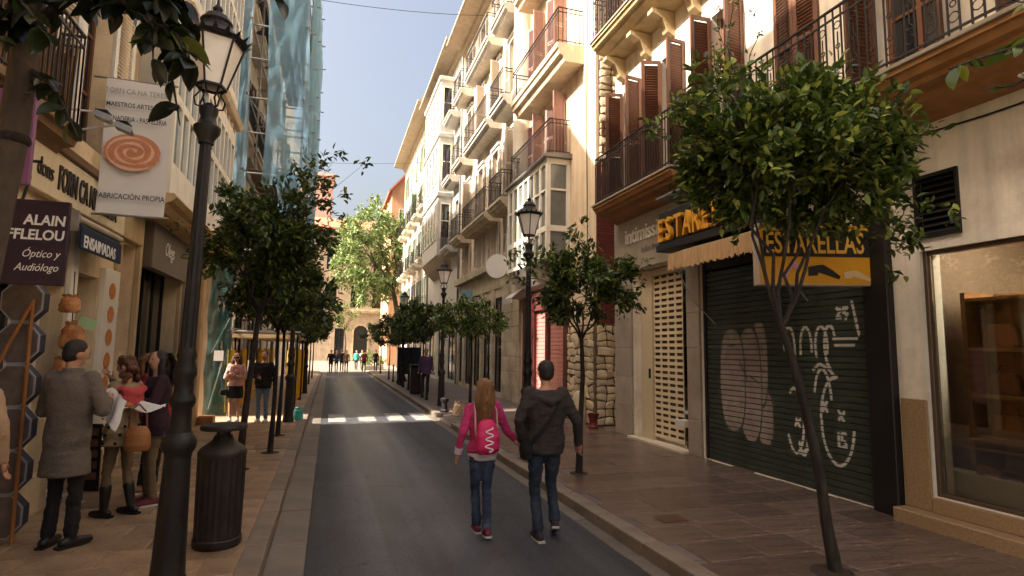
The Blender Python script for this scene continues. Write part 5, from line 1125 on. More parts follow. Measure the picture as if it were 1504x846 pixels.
MB().prism([(XL+.11,3.36),(XL+.20,3.27),(XL+.30,3.16),(XL+.30,2.92),(XL+.28,2.92),(XL+.28,3.14),(XL+.18,3.24),(XL+.11,3.31)],7.25,8.5).build('canvas', navy, ens)
MB().tube([(XL+.26,7.2,3.24),(XL+.26,8.55,3.24)],.04,10).build('roller', M('pale_tube', S(190,176,156), .5, .1), ens, smooth=True)
MB().box(XL+.10,XL+.28,7.19,7.22,3.1,3.32).build('end_bracket', steel, ens)
text('ENSAIMADAS', .185, (XL+.304,7.31,2.95), 'left', silver_white, ens, ext=.002, sx=.88, bold=.004)
# octagonal tile stand by the bakery
oc = thing('octagon_panel_stand', 'tall stand of stacked white-edged octagonal panels with wooden poles', 'display stand', (-2.68,6.45,.12))
opan = M('tile_print', S(112,98,88), .4, .3, 9, .1, dirt=S(70,48,56), dscale=5, damt=.6); orim = M('octagon_rim', S(160,158,160), .4, .08); oblue = M('blue_edge', S(46,52,68), .5, .1)
for k in range(6):
    cz = .36+k*.385; cx_ = -2.72; oct_ = [(math.cos(R(22.5+45*i)), math.sin(R(22.5+45*i))) for i in range(8)]
    o = MB().add([(cx_+.175*a, 6.42+dy, cz+.205*b) for dy in (0,.13) for a,b in oct_], [tuple(range(8)), tuple(range(15,7,-1))]+[(i,(i+1)%8,8+(i+1)%8,8+i) for i in range(8)]).build('octagon_panel', oblue, oc)
    ring = MB().add([(cx_+r_*a*.855, 6.418, cz+r_*b) for r_ in (.190,.206) for a,b in oct_]+[(cx_+r_*a*.855, 6.43, cz+r_*b) for r_ in (.190,.208) for a,b in oct_], [(i,(i+1)%8,8+(i+1)%8,8+i) for i in range(8)]+[(8+i,8+(i+1)%8,24+(i+1)%8,24+i) for i in range(8)]).build('rim', orim, o)
    MB().add([(cx_+.162*a, 6.416, cz+.19*b) for a,b in oct_], [tuple(range(8))]).build('face', opan, o)
for a,b in (((-2.60,6.38,.14),(-2.62,6.38,2.3)), ((-2.62,6.37,2.28),(-2.86,6.30,1.55))): MB().tube([a,b],.017,8).build('pole', amber_wood, oc, smooth=True)
# hanging bread and pastry shapes by the bakery doorway
hp = thing('hanging_pastry_display', 'string of orange pastry bags hanging beside the bakery door', 'display', (-2.78,7.7,1.6))
bread_o = M('bread_orange', S(190,116,66), .6, .35, 9, .3, 30, dirt=S(214,176,120), dscale=6, damt=.7)
for k,(x,z,h) in enumerate(((-2.74,2.24,.20),(-2.70,1.84,.30),(-2.78,1.48,.28))): bag((x,7.5+.03*k,z),.10+.02*(k==1),.05,h,30+k,bread_o,hp,'pastry_bag')
MB().tube([(-2.74,7.55,2.7),(-2.70,7.56,1.5)],.006,5).build('cord', iron, hp)
gp = thing('green_price_card', 'small pale green card by the bakery doorway', 'card', (-2.62,7.6,1.9)); MB().add([(-2.66,7.5,2.10),(-2.50,7.5,2.04),(-2.46,7.5,2.15),(-2.62,7.5,2.21),(-2.66,7.503,2.10),(-2.50,7.503,2.04),(-2.46,7.503,2.15),(-2.62,7.503,2.21)],[(0,1,2,3),(7,6,5,4),(0,4,5,1),(1,5,6,2),(2,6,7,3),(3,7,4,0)]).build('card', M('green_card', S(176,206,150), .6, .05), gp)
ab = thing('menu_board', 'small black pavement menu board leaning by the bakery', 'sign board', (-2.66,8.55,.12))
MB().add([(-2.78,8.45,.125),(-2.60,8.40,.125),(-2.64,8.46,.92),(-2.82,8.51,.92),(-2.78,8.48,.125),(-2.60,8.43,.125),(-2.64,8.49,.92),(-2.82,8.54,.92)],[(0,1,2,3),(7,6,5,4),(0,4,5,1),(1,5,6,2),(2,6,7,3),(3,7,4,0)]).build('board', dark, ab)
for k in range(5): MB().add([(-2.765-.006*k,8.443+.012*k,.26+.13*k),(-2.635-.006*k,8.407+.012*k,.26+.13*k),(-2.641-.006*k,8.414+.012*k,.35+.13*k),(-2.771-.006*k,8.450+.012*k,.35+.13*k)],[(0,1,2,3)]).build('food_picture', M('dim_food_print', S(120,84,60), .6, .5, 20, 0), ab)
# cables over the street
for k,(a,b) in enumerate((((-2.9,30,19.6-2.6),(6.1,30,20.9-4.0)), ((-2.9,40.4,14.0),(6.1,40.0,15.1)))): pass
def cable(lab, a, b, sag):
    t = thing('overhead_cable', lab, 'cable', a, 'cables across the street'); a = Vector(a); b = Vector(b)
    MB().tube([a.lerp(b,i/16)-Vector((0,0,sag*4*(i/16)*(1-i/16))) for i in range(17)],.012,5).build('cable', dark, t)
cable('thin cable high across the street at the top of the sky', (-2.9,24.0,16.2), (6.1,24.0,16.9), .2); cable('thin cable lower across the street before the plane tree', (-2.9,40.4,14.3), (6.1,40.4,15.2), .15)
bsn = thing('blue_street_sign', 'small pale blue sign beside the farther right lamp', 'sign', (5.6,24,3.9)); MB().box(5.25,5.75,24,24.05,3.9,4.4).build('panel', M('sky_blue_panel', S(140,176,190), .4, .08), bsn, bev=.01); MB().tube([(5.75,24.02,4.15),(6.14,24.02,4.15)],.02,6).build('bracket', iron, bsn)
# goods in the shop window
gm_ = [M('leather_brown', S(112,66,40), .5, .25, 6, .2), M('leather_black', S(64,50,42), .45, .2, 6, .2), M('leather_tan', S(160,104,60), .5, .2, 6, .2), M('leather_red', S(120,44,36), .5, .2, 6, .2)]
rg = random.Random(4)
def handbag(x, y, z, w, h, m, lab):
    t = thing('handbag', lab, 'handbag', (x,y,z), 'handbags on the shop shelves')
    MB().add([(x+dx*.07*k,y+dy*w/2*k,z+zz) for zz,k in ((0,.95),(h*.15,1.05),(h*.75,.92),(h,.72)) for dx,dy in ((-1,-.8),(-1,.8),(-.6,1),(.6,1),(1,.8),(1,-.8),(.6,-1),(-.6,-1))], [(7,6,5,4,3,2,1,0),(24,25,26,27,28,29,30,31)]+[(r*8+i,r*8+(i+1)%8,(r+1)*8+(i+1)%8,(r+1)*8+i) for r in range(3) for i in range(8)]).build('body', m, t, bev=.01, seg=2)
    MB().tube([(x,y+math.cos(a)*w*.28,z+h*.95+math.sin(a)*h*.5) for a in [k*math.pi/8 for k in range(9)]],.009,6,False).build('handle', m, t)
col_n = ['brown','black','tan','dark red']; k = 0
for z in (1.035,1.485,1.985):
    for j,y in enumerate((3.55,4.0,4.42)):
        kk = (k*3+j*2+k//3)%4; where = {1.035:'lowest',1.485:'middle',1.985:'upper'}[z]; pos = ['right end','middle','left end'][j]
        handbag(XR+.82,y,z,rg.uniform(.28,.36),rg.uniform(.2,.28),gm_[kk],f'{col_n[kk]} handbag at the {pos} of the {where} shop shelf'); k += 1
for k,(y,c) in enumerate(((4.38,2),(4.16,0),(3.95,3),(3.7,1),(3.45,0))):
    x = XR+.45; t = thing('shoe', f'{col_n[c]} leather shoe on the white plinth, number {["one","two","three","four","five"][k]} from the left'.replace('number one from the left','leftmost of the row').replace('number five from the left','rightmost of the row').replace('number two from','second from').replace('number three from','third from').replace('number four from','fourth from'), 'shoe', (x,y,.66), 'shoes on the window plinth')
    MB().add([(x+dx,y+dy,.662+dz) for dx,dy,dz in ((-.04,-.13,0),(.04,-.13,0),(.045,.13,0),(-.045,.13,0),(-.03,-.13,.05),(.03,-.13,.05),(.03,.0,.08),(-.03,.0,.08),(.035,.12,.10),(-.035,.12,.10))],[(3,2,1,0),(0,1,5,4),(4,5,6,7),(7,6,8,9),(9,8,2,3),(1,2,8,6,5),(0,4,7,9,3)]).build('upper', gm_[c], t, bev=.012, seg=2)
    MB().box(x-.045,x+.045,y+.05,y+.13,.661,.685).build('heel', gm_[1], t)

# lit ceiling fittings inside the two shops
def emit(name, c, e):
    m = bpy.data.materials.new(name); m.use_nodes = True; b = m.node_tree.nodes['Principled BSDF']; b.inputs['Emission Color'].default_value = c; b.inputs['Emission Strength'].default_value = e; b.inputs['Base Color'].default_value = c; return m
lit = emit('shop_tube_light', (1,.86,.70,1), 11.0)
cl = thing('ceiling_light', 'warm ceiling strip light inside the handbag shop', 'ceiling light', (XR+.9,2.9,3.4)); MB().box(XR+.8,XR+.95,1.6,4.4,3.42,3.46).build('tube', lit, cl); MB().box(XR+.78,XR+.97,1.58,4.42,3.462,3.5).build('housing', dark, cl)
# ------------------------------------------------------------------ people
skin = M('skin', S(196,146,118), .5, .08, 6, .05, spec=.4)
def hair_mat(name, c): return M(name, c, .5, .35, 3, .5, 30, stretch=(9,9,1.2), spec=.5)
h_dark = hair_mat('dark_hair', S(36,27,22)); h_chest = hair_mat('chestnut_hair', S(92,52,30)); h_light = hair_mat('light_brown_hair', S(134,92,56)); h_brown = hair_mat('brown_hair', S(70,46,32))
def cloth(name, c, var=.22, bump=.6, bs=140, rough=.85, **k): return M(name, c, rough, var, 4, bump, bs, **k)
denim = cloth('denim', S(48,60,80), .35, .5, 120, dirt=S(112,126,144), dscale=3.2, damt=.75); denim_d = cloth('dark_denim', S(38,46,60), .3, .5, 120, dirt=S(80,92,108), dscale=3, damt=.6)
black_c = cloth('black_cloth', S(26,24,25)); char_c = cloth('charcoal_knit', S(56,50,48), .15, .5, 120); grey_t = cloth('grey_tweed', S(104,94,85), .4, .5, 90); pink_c = cloth('pink_cloth', S(206,60,116), .14)
leather = M('black_leather', S(28,25,25), .4, .2, 6, .15); khaki = cloth('khaki_cloth', S(112,94,70)); wht_c = cloth('pale_cotton', S(214,200,204))
def loft(mb, rings, n=18):
    """rings of (cx, cy, z, rx, ry)"""
    vs = [(cx+rx*math.cos(2*math.pi*k/n), cy+ry*math.sin(2*math.pi*k/n), z) for cx,cy,z,rx,ry in rings for k in range(n)]
    m = len(rings); fs = [(i*n+k, i*n+(k+1)%n, (i+1)*n+(k+1)%n, (i+1)*n+k) for i in range(m-1) for k in range(n)]+[tuple(range(n-1,-1,-1)), tuple((m-1)*n+k for k in range(n))]
    return mb.add(vs, fs)
def limb(mb, pts, rads, n=10):
    """rounded tapering limb: tube with ball ends"""
    pts = [Vector(p) for p in pts]; out = []; rr_ = []
    for i in range(len(pts)-1):
        for t in (0,.35,.7): out.append(pts[i].lerp(pts[i+1],t)); rr_.append(rads[i]*(1-t)+rads[i+1]*t)
    out.append(pts[-1]); rr_.append(rads[-1]); mb.tube(out, rr_, n)
    for p,r_ in zip(pts, rads): mb.sphere(p, r_*1.01, nu=10, nv=7)
    return mb
def organic(name, mb, mat, parent, voxel=.014, fold=0., fs=9., smooth=3, extra=None, zs=.6, sc=1.):
    me = bpy.data.meshes.new(name); me.from_pydata(mb.v, [], mb.f); o = bpy.data.objects.new(name, me)
    md = o.modifiers.new('r','REMESH'); md.mode = 'VOXEL'; md.voxel_size = voxel
    m2 = evaluated(o)
    bm = bmesh.new(); bm.from_mesh(m2)
    for _ in range(smooth): bmesh.ops.smooth_vert(bm, verts=bm.verts, factor=.5, use_axis_x=True, use_axis_y=True, use_axis_z=True)
    if fold:
        bm.normal_update(); sd = hash(name) % 7 + sc*3
        for v in bm.verts:
            c = v.co; q = Vector((c.x*fs*.6+sd, c.y*fs*.6, c.z*fs*zs*2)); k = noise.noise(q)+.6*noise.noise(q*2.3+Vector((3,1,7)))+.25*noise.noise(q*5+Vector((1,5,2)))
            v.co += v.normal*(k*fold)
    bm.to_mesh(m2); bm.free()
    if extra is not None:
        bm = bmesh.new(); bm.from_mesh(m2); t = bpy.data.meshes.new('t'); t.from_pydata(extra.v, [], extra.f); bm.from_mesh(t); bmesh.ops.recalc_face_normals(bm, faces=bm.faces); bm.to_mesh(m2); bm.free()
    m2.name = name; m2.materials.clear(); return link(name, m2, mat, parent, smooth='all')
def hand(mb, w, d, side, s, curl=.5):
    """palm and five curled fingers; d = direction the hand points, side = direction of the thumb"""
    w = Vector(w); d = Vector(d).normalized(); side = (Vector(side)-d*Vector(side).dot(d)).normalized(); nrm = d.cross(side)
    mb.tube([w-d*.02*s, w+d*.03*s, w+d*.085*s], [(.026*s,.020*s),(.040*s,.016*s),(.038*s,.013*s)], 8)
    for i,(o,l) in enumerate(((.028,.072),(.010,.082),(-.009,.076),(-.027,.060))):
        a = w+d*.082*s+side*o*s; b = a+(d*(1-.25*curl)+nrm*.35*curl).normalized()*l*.5*s; c = b+(d*(1-.8*curl)+nrm*1.0*curl).normalized()*l*.45*s; mb.tube([a-d*.01*s,b,c], [.0095*s,.0088*s,.007*s], 6)
    a = w+side*.034*s+d*.025*s; b = a+(side*.75+d*.7).normalized()*.036*s; c = b+(d+side*.1+nrm*.3).normalized()*.03*s; mb.tube([a-side*.012*s,b,c], [.0125*s,.0105*s,.008*s], 6)
def person(label, loc, yaw, H, hair='short', hm=None, top=None, hem=.86, tw=1.0, bot=None, skirt=None, shoe=None, female=False, legs=None, arms=None, headyaw=0, headpitch=0, voxel=.014, sleeve=True, boots=False, detail=True, group=None, flare=1.0, slv=1.0, lean=0., collar=False, face=False):
    s = H/1.78; t = thing('person', label, 'person', loc, group); t.rotation_euler = (0,0,R(yaw)); V_ = lambda p: Vector(p)*s
    legs = legs or {}; arms = arms or {}
    def LG(sd): 
        k = -1 if sd == 'l' else 1; d = legs.get(sd, {}); return [(.088*k,0,.93), d.get('knee',(.092*k,.03,.50)), d.get('ankle',(.092*k,-.01,.09)), d.get('toe',(.0,1,0))]
    def AR(sd):
        k = -1 if sd == 'l' else 1; d = arms.get(sd, {}); return [((.155 if female else .178)*k,lean,1.435), d.get('elbow',((.235 if female else .265)*k,-.03,1.15)), d.get('wrist',((.245 if female else .275)*k,.06,.90)), d.get('thumb',(0,1,0))]
    if female: tor = [(.84,.160,.115),(.93,.172,.122),(1.0,.158,.115),(1.09,.125,.092),(1.2,.135,.10),(1.3,.150,.112),(1.38,.160,.10),(1.44,.130,.085),(1.48,.062,.062)]
    else: tor = [(.84,.155,.11),(.93,.165,.118),(1.0,.162,.115),(1.1,.152,.108),(1.22,.170,.118),(1.34,.190,.122),(1.42,.185,.108),(1.465,.125,.085),(1.5,.07,.068)]
    ly = lambda z: lean*max(0,(z-.95)/.5)
    # body: head, neck, torso, limbs in one skin
    b = MB(); loft(b, [(0,ly(z)*s,z*s,rx*.86*s,ry*.86*s) for z,rx,ry in tor])
    hc = Vector((0,.015+lean*1.15,1.655))*s; Rm = Matrix.Rotation(R(headyaw),3,'Z') @ Matrix.Rotation(R(headpitch),3,'X'); hp_ = lambda p: hc+Rm @ (Vector(p)*s)
    limb(b, [V_((0,lean,1.44)), hp_((0,-.01,-.08))], [.056*s,.052*s])
    hd = MB().sphere((0,0,.012),.077,.096,.108,16,12).sphere((0,.022,-.052),.056,.062,.062,12,8)
    hd.tube([(0,.085,.005),(0,.108,-.022),(0,.090,-.032)],[.010,.015,.010],6)
    for k in (-1,1): hd.sphere((.078*k,-.008,-.012),.012,.024,.032,8,6)
    b.add([hp_(v) for v in hd.v], hd.f)
    ex = MB()
    for sd in 'lr':
        k = -1 if sd == 'l' else 1; L_ = LG(sd); limb(b, [V_(L_[0]),V_(L_[1]),V_(L_[2])], [.078*s,.050*s,.036*s] if skirt else [.066*s,.044*s,.034*s])
        A = AR(sd); limb(b, [V_(A[0]),V_(A[1]),V_(A[2])], [.040*s,.033*s,.026*s])
        if detail: hand(ex, V_(A[2]), Vector(A[2])-Vector(A[1]), A[3], s)
        else: b.sphere(V_(A[2])+(Vector(A[2])-Vector(A[1])).normalized()*.07*s, .034*s)
    organic('body', b, skin, t, max(voxel*.9,.011), 0, extra=ex, smooth=2)
    if face:
        fe = MB()
        for k in (-1,1): c = hp_((.032*k,.088,.012)); fe.sphere(c,.011*s,.007*s,.007*s,8,6)
        fe.build('eyes', black_c, None); o = bpy.data.objects[-1] if False else [q for q in bpy.data.objects if q.name.startswith('eyes') and q.parent is None][0]; o.parent = t
        mo = MB().tube([hp_((-.022,.084,-.060)),hp_((0,.090,-.062)),hp_((.022,.084,-.060))],.005*s,6).mesh('mouth'); link('mouth', mo, M('lips', S(150,84,76), .5, .1), t)
    # trousers or skirt
    if bot is not None:
        p_ = MB(); loft(p_, [(0,ly(z)*s,z*s,rx*1.03*s,ry*1.05*s) for z,rx,ry in tor if z < 1.06])
        for sd in 'lr':
            L_ = LG(sd); an = Vector(L_[1]).lerp(Vector(L_[2]), .93 if not boots else .55); f = flare
            fw = .90 if female else 1.; limb(p_, [V_(L_[0]), V_(Vector(L_[0]).lerp(Vector(L_[1]),.5)), V_(L_[1]), V_(Vector(L_[1]).lerp(an,.5)), V_(an)], [.092*s*fw,.080*s*fw,.058*s*fw*(1+(f-1)*.4),.055*s*fw*(1+(f-1)*.7),.058*s*fw*f])
        organic('trousers', p_, bot, t, voxel, .010*s, 14, sc=H)
    if skirt is not None:
        p_ = MB(); loft(p_, [(0,0,.62*s,.20*s,.15*s),(0,0,.75*s,.195*s,.145*s),(0,0,.95*s,.178*s,.128*s),(0,0,1.05*s,.145*s,.108*s)]); organic('skirt', p_, skirt, t, voxel, .010*s, 12, zs=.15, sc=H)
    # top or coat
    if top is not None:
        p_ = MB(); rg_ = [(0,ly(z)*s,z*s,(rx*1.10+.012)*tw*s,(ry*1.12+.014)*tw*s) for z,rx,ry in tor if z > hem-.001 and z < 1.47]
        if hem < .84: rg_ = [(0,0,hem*s,.205*tw*s,.165*tw*s),(0,0,(hem*.5+.42)*s,.198*tw*s,.155*tw*s)]+rg_
        rg_.append((0,ly(1.47)*s,1.475*s,.085*s,.085*s)); loft(p_, rg_)
        if collar: loft(p_, [(0,ly(1.45)*s,1.43*s,.11*s,.10*s),(0,ly(1.5)*s-.01,1.53*s,.082*s,.085*s)])
        for sd in 'lr':
            A = AR(sd); w_ = Vector(A[1]).lerp(Vector(A[2]), .94 if sleeve else .1)
            limb(p_, [V_(A[0]), V_(Vector(A[0]).lerp(Vector(A[1]),.5)), V_(A[1]), V_(w_)], [.067*slv*s,.060*slv*s,.050*slv*s,.040*slv*s])
        organic('top' if hem > .8 else 'coat', p_, top, t, voxel, (.012 if hem > .8 else .007)*s, 12 if hem > .8 else 9, sc=H)
    # shoes
    if shoe is not None:
        for sd in 'lr':
            L_ = LG(sd); a = Vector(L_[2]); d = Vector(L_[3]).normalized(); hl = a-d*.055+Vector((0,0,-.055)); q = MB()
            limb(q, [V_(hl+Vector((0,0,.012))), V_(a+d*.06+Vector((0,0,-.050))), V_(a+d*.155+Vector((0,0,-.058)))], [.042*s,.044*s,.034*s]); limb(q, [V_(a), V_(a+Vector((0,0,.02 if not boots else .26))) if not boots else V_(a.lerp(Vector(L_[1]),.55))], [.044*s,.046*s if not boots else .062*s])
            o = organic('shoe' if not boots else 'boot', q, shoe, t, .009 if detail else .014, .003 if boots else 0, 14)
            so = MB(); c0 = V_(hl); 
            if detail:
                u = d; v2 = Vector((-d.y,d.x,0)).normalized(); pts = [c0-u*.05*s-v2*.036*s, c0-u*.05*s+v2*.036*s, c0+u*.12*s+v2*.046*s, c0+u*.205*s+v2*.025*s, c0+u*.205*s-v2*.025*s, c0+u*.12*s-v2*.046*s]
                zo = Vector((0,0,-.034*s)); n6 = 6; so.add([p+zo for p in pts]+[p+zo+Vector((0,0,.022*s)) for p in pts], [(5,4,3,2,1,0),(6,7,8,9,10,11)]+[(i,(i+1)%6,6+(i+1)%6,6+i) for i in range(6)])
                link('sole', so.mesh('sole'), M('pale_sole', S(190,184,176), .7, .1) if not (boots or shoe is leather) else leather, o)
    # hair
    if hm is not None:
        q = MB(); q.sphere((0,-.016,.028),.086,.098,.100,16,10).sphere((0,-.036,-.012),.080,.074,.085,12,8)
        if hair == 'curly':
            rh = random.Random(5)
            for k in range(46):
                a = rh.uniform(0,6.28); z = rh.uniform(-.16,.10); rr2 = .092+.03*(z < 0); yy = -abs(math.sin(a))*rr2*1.1+.03; q.sphere((math.cos(a)*rr2, yy, z), rh.uniform(.024,.04))
        if hair == 'long':
            q.tube([(0,-.06,.0),(-.005,-.105,-.10),(-.012,-.13,-.22),(.0,-.135,-.33),(.008,-.12,-.42),(.012,-.115,-.47)], [(.090,.07),(.104,.062),(.100,.058),(.082,.05),(.055,.035),(.015,.012)], 12)
            q.tube([(-.05,-.05,-.05),(-.072,-.10,-.2),(-.07,-.11,-.32)], [.05,.045,.016], 8); q.tube([(.05,-.05,-.05),(.080,-.10,-.2),(.07,-.11,-.36)], [.05,.045,.016], 8); q.sphere((0,-.10,.035),.034,.03,.03)
        if hair == 'straight':
            for k in (-1,1): q.tube([(.06*k,-.01,.03),(.082*k,.0,-.08),(.085*k,-.01,-.2),(.08*k,.0,-.30)], [(.035,.05),(.036,.055),(.032,.05),(.015,.03)], 10)
            q.tube([(0,-.07,0),(0,-.095,-.12),(0,-.10,-.28)], [(.08,.04),(.085,.035),(.06,.02)], 10)
        if hair == 'ponytail':
            q.sphere((0,-.115,.03),.032); q.tube([(0,-.11,.035),(0,-.165,.0),(0,-.165,-.09),(0,-.145,-.19)], [.026,.036,.034,.010], 9)
        if detail and hair in ('long','ponytail','straight'):
            rs2 = random.Random(17); st = MB()
            for k in range(90 if hair == 'long' else 40):
                x0 = rs2.uniform(-.085,.085); ln = {'long':rs2.uniform(.36,.52),'ponytail':.08,'straight':rs2.uniform(.2,.32)}[hair]; ph = rs2.uniform(0,6.3); pts = []
                for i in range(9):
                    t_ = i/8; z_ = .10-(.10+ln)*t_; w_ = 1-.55*max(0,t_-.35); xx = x0*w_*(1.15 if t_ > .2 else .8+1.7*t_)+.016*math.sin(ph+t_*8); yy = (-.075-.10*min(1,t_*2.2))-.05*math.sqrt(max(0,1-(x0/.1)**2))*(1-.5*t_)+.008*math.cos(ph+t_*8); pts.append(hp_((xx,yy,z_)))
                st.tube(pts, [.0052*s]*7+[.004*s,.0015*s], 4)
            tag(link('hair_strands', st.mesh('hair_strands'), hm, t, smooth='all'), kind='stuff')
        q2 = MB(); q2.v = [tuple(hp_(v)) for v in q.v]; q2.f = q.f
        organic('hair', q2, hm, t, .010 if detail else .014, .013 if hair in ('long','curly') else .004, 26, smooth=2, zs=.22)
    return t
def pbox(t, name, pts_fn, mat): pass
WALK_L = {'l':{'knee':(-.085,.10,.50),'ankle':(-.085,.13,.085)}, 'r':{'knee':(.085,.02,.49),'ankle':(.085,-.27,.17),'toe':(.1,.9,-.45)}}
# the couple hand in hand, seen from behind
cw = person('woman in pink top and jeans with a pink backpack, holding hands', (1.58,6.02,0), 0, 1.60, 'long', h_light, pink_c, .86, 1.0, denim, None, M('plum_suede', S(110,40,62), .8, .15, 8), True,
            {'l':{'knee':(-.055,.11,.50),'ankle':(-.03,.10,.085)}, 'r':{'knee':(.062,.03,.50),'ankle':(.03,-.14,.095),'toe':(.05,1,-.15)}}, {'l':{'elbow':(-.255,-.05,1.16),'wrist':(-.29,.02,.91),'thumb':(.3,1,0)}, 'r':{'elbow':(.28,-.02,1.17),'wrist':(.435,-.02,1.015),'thumb':(0,1,.4)}}, -4, 8, .012, flare=1.15)
s_ = 1.60/1.78
def local_part(t, name, mb, mat, organic_v=None, **k):
    if organic_v: return organic(name, mb, mat, t, organic_v, **k)
    return link(name, mb.mesh(name), mat, t)
q = MB(); loft(q, [(0,0,.835*s_,.168*s_,.125*s_),(0,0,.93*s_,.182*s_,.135*s_)]); local_part(cw, 'shirt_hem', q, wht_c, .012, fold=.004)
for k,(w,e) in enumerate((((-.29,.02,.91),(-.255,-.05,1.16)),((.435,-.02,1.015),(.28,-.02,1.17)))):
    w = Vector(w)*s_; e = Vector(e)*s_; q = MB().tube([w.lerp(e,.02), w.lerp(e,.28)], [.040,.043], 12); local_part(cw, 'cuff', q, wht_c)
q = MB(); loft(q, [(0,-.175,.93*s_,.09,.05),(0,-.195,.99*s_,.125,.07),(0,-.20,1.12*s_,.128,.072),(0,-.18,1.25*s_,.105,.058),(0,-.16,1.32*s_,.05,.035)]); bkp = local_part(cw, 'backpack', q, M('magenta_nylon', S(214,44,104), .5, .12, 6, .3, 90), .012, fold=.006)
rib = MB()
for k in range(34):
    f = lambda k: Vector((.045*math.sin(k*.62)*(1-.2*k/34), -.262-.012*math.sin(k/34*math.pi), (.97+.27*k/34)*s_)); a, b_ = f(k), f(k+1); rib.tube([a,b_],.0075,5)
local_part(bkp, 'white_lacing', rib, M('white_print', S(232,226,226), .6, .05))
q = MB()
for k in (-1,1): q.tube([(.085*k,-.13,1.0*s_),(.115*k,-.135,1.2*s_),(.115*k,-.10,1.40*s_),(.105*k,.0,1.475*s_),(.11*k,.10,1.38*s_),(.12*k,.13,1.2*s_)], [(.022,.010)]*6, 8)
local_part(bkp, 'strap', q, M('beige_strap', S(206,176,160), .8, .1))
cm_ = person('man in dark hooded top and jeans walking hand in hand', (2.16,5.70,0), 0, 1.80, 'short', h_dark, char_c, .84, 1.06, denim_d, None, M('dark_trainer', S(52,46,46), .7, .15, 8), False,
             {'l':{'knee':(-.085,.08,.50),'ankle':(-.075,-.02,.085)}, 'r':{'knee':(.10,.10,.53),'ankle':(.115,.02,.16),'toe':(.25,.9,-.45)}}, {'l':{'elbow':(-.30,-.06,1.18),'wrist':(-.235,.06,.955),'thumb':(-.2,1,.2)}, 'r':{'elbow':(.325,-.06,1.16),'wrist':(.385,.05,.91),'thumb':(-.2,1,0)}}, 3, 0, .012, slv=1.12)
q = MB().tube([(-.11,-.02,1.44),(-.10,-.11,1.41),(0,-.15,1.37),(.10,-.11,1.41),(.11,-.02,1.44)], [(.03,.03),(.045,.04),(.055,.05),(.045,.04),(.03,.03)], 10); local_part(cm_, 'hood', q, char_c, .012, fold=.005)
q = MB().tube([(.13,.02,1.48),(.10,-.13,1.40),(.0,-.178,1.22),(-.13,-.14,1.05),(-.19,-.06,.96)], [(.020,.007)]*5, 8); sb_ = local_part(cm_, 'bag_strap', q, black_c)
q = MB(); loft(q, [(-.215,-.03,.80,.055,.10),(-.225,-.03,.90,.06,.115),(-.215,-.03,1.0,.045,.10)]); local_part(cm_, 'shoulder_bag', q, black_c, .014, fold=.003)
# group outside the bakery
ml = person('man in a grey tweed overcoat holding a paper by the octagon stand', (-2.21,6.26,.12), -22, 1.82, 'short', h_dark, grey_t, .60, 1.02, black_c, None, leather, False, {'l':{'toe':(-.25,1,0)}, 'r':{'toe':(.35,1,0),'ankle':(.11,0,.09)}},
            {'l':{'elbow':(-.27,.02,1.14),'wrist':(-.10,.27,1.16),'thumb':(.2,.2,1)}, 'r':{'elbow':(.30,.02,1.16),'wrist':(.13,.27,1.22),'thumb':(-.2,.2,1)}}, -25, -12, .013, collar=True, slv=1.15)
q = MB(); 
for i in range(9):
    for j in range(7): q.v.append((.0+.030*i+.01*math.sin(j), .30+.05*math.sin(i*.7)+.02*j, 1.08+.045*j-.012*i+.02*math.sin(i*1.4)))
q.f = [(i*7+j, (i+1)*7+j, (i+1)*7+j+1, i*7+j+1) for i in range(8) for j in range(6)]
pp = thing('paper_wrap', 'crumpled white paper held by the man in the grey overcoat', 'paper', (-2.21,6.26,.12)); pp.rotation_euler = (0,0,R(-22)); link('paper', q.mesh('paper'), M('white_paper', S(222,218,212), .8, .05, 6, .3, 20), pp, smooth='all')
dots = cloth('spotted_coat', S(150,128,98)); rose = cloth('rose_scarf', S(190,74,78), .25)
w1 = person('woman with curly red hair, rose scarf and black boots eating a pastry', (-2.06,7.22,.12), 62, 1.66, 'curly', h_chest, dots, .78, 1.05, khaki, None, leather, True, {'l':{'ankle':(-.10,.06,.09),'knee':(-.10,.06,.5)}, 'r':{'ankle':(.10,-.10,.09),'knee':(.10,0,.5)}},
            {'l':{'elbow':(-.25,.06,1.16),'wrist':(-.17,.27,1.19),'thumb':(.2,.2,1)}, 'r':{'elbow':(.22,.24,1.30),'wrist':(.10,.30,1.50),'thumb':(-.2,.2,1)}}, 20, -8, .014, boots=True)
s1 = 1.66/1.78
q = MB().tube([(.14,.02,1.43),(.02,.13,1.40),(-.14,.03,1.42),(-.13,-.10,1.40),(0,-.16,1.36),(.13,-.10,1.40),(.14,.02,1.43)], [(.055,.055)]*7, 10); loft(q, [(0,-.02,1.22,.19,.16),(0,-.02,1.32,.195,.155),(0,-.01,1.42,.13,.11)]); q.v = [tuple(Vector(v)*s1) for v in q.v]; local_part(w1, 'scarf', q, rose, .014, fold=.012, fs=14)
q = MB(); 
for k in range(26):
    a = 1.2+k*.21; z = (.82+.09*(k%4))*s1; q.sphere((math.cos(a)*.213*s1, math.sin(a)*.168*s1, z), .016, nu=6, nv=4)
local_part(w1, 'coat_spots', q, black_c)['kind'] = 'stuff'
hb = thing('shoulder_handbag', 'brown leather handbag hanging from the arm of the curly-haired woman', 'handbag', (-1.9,7.0,.8))
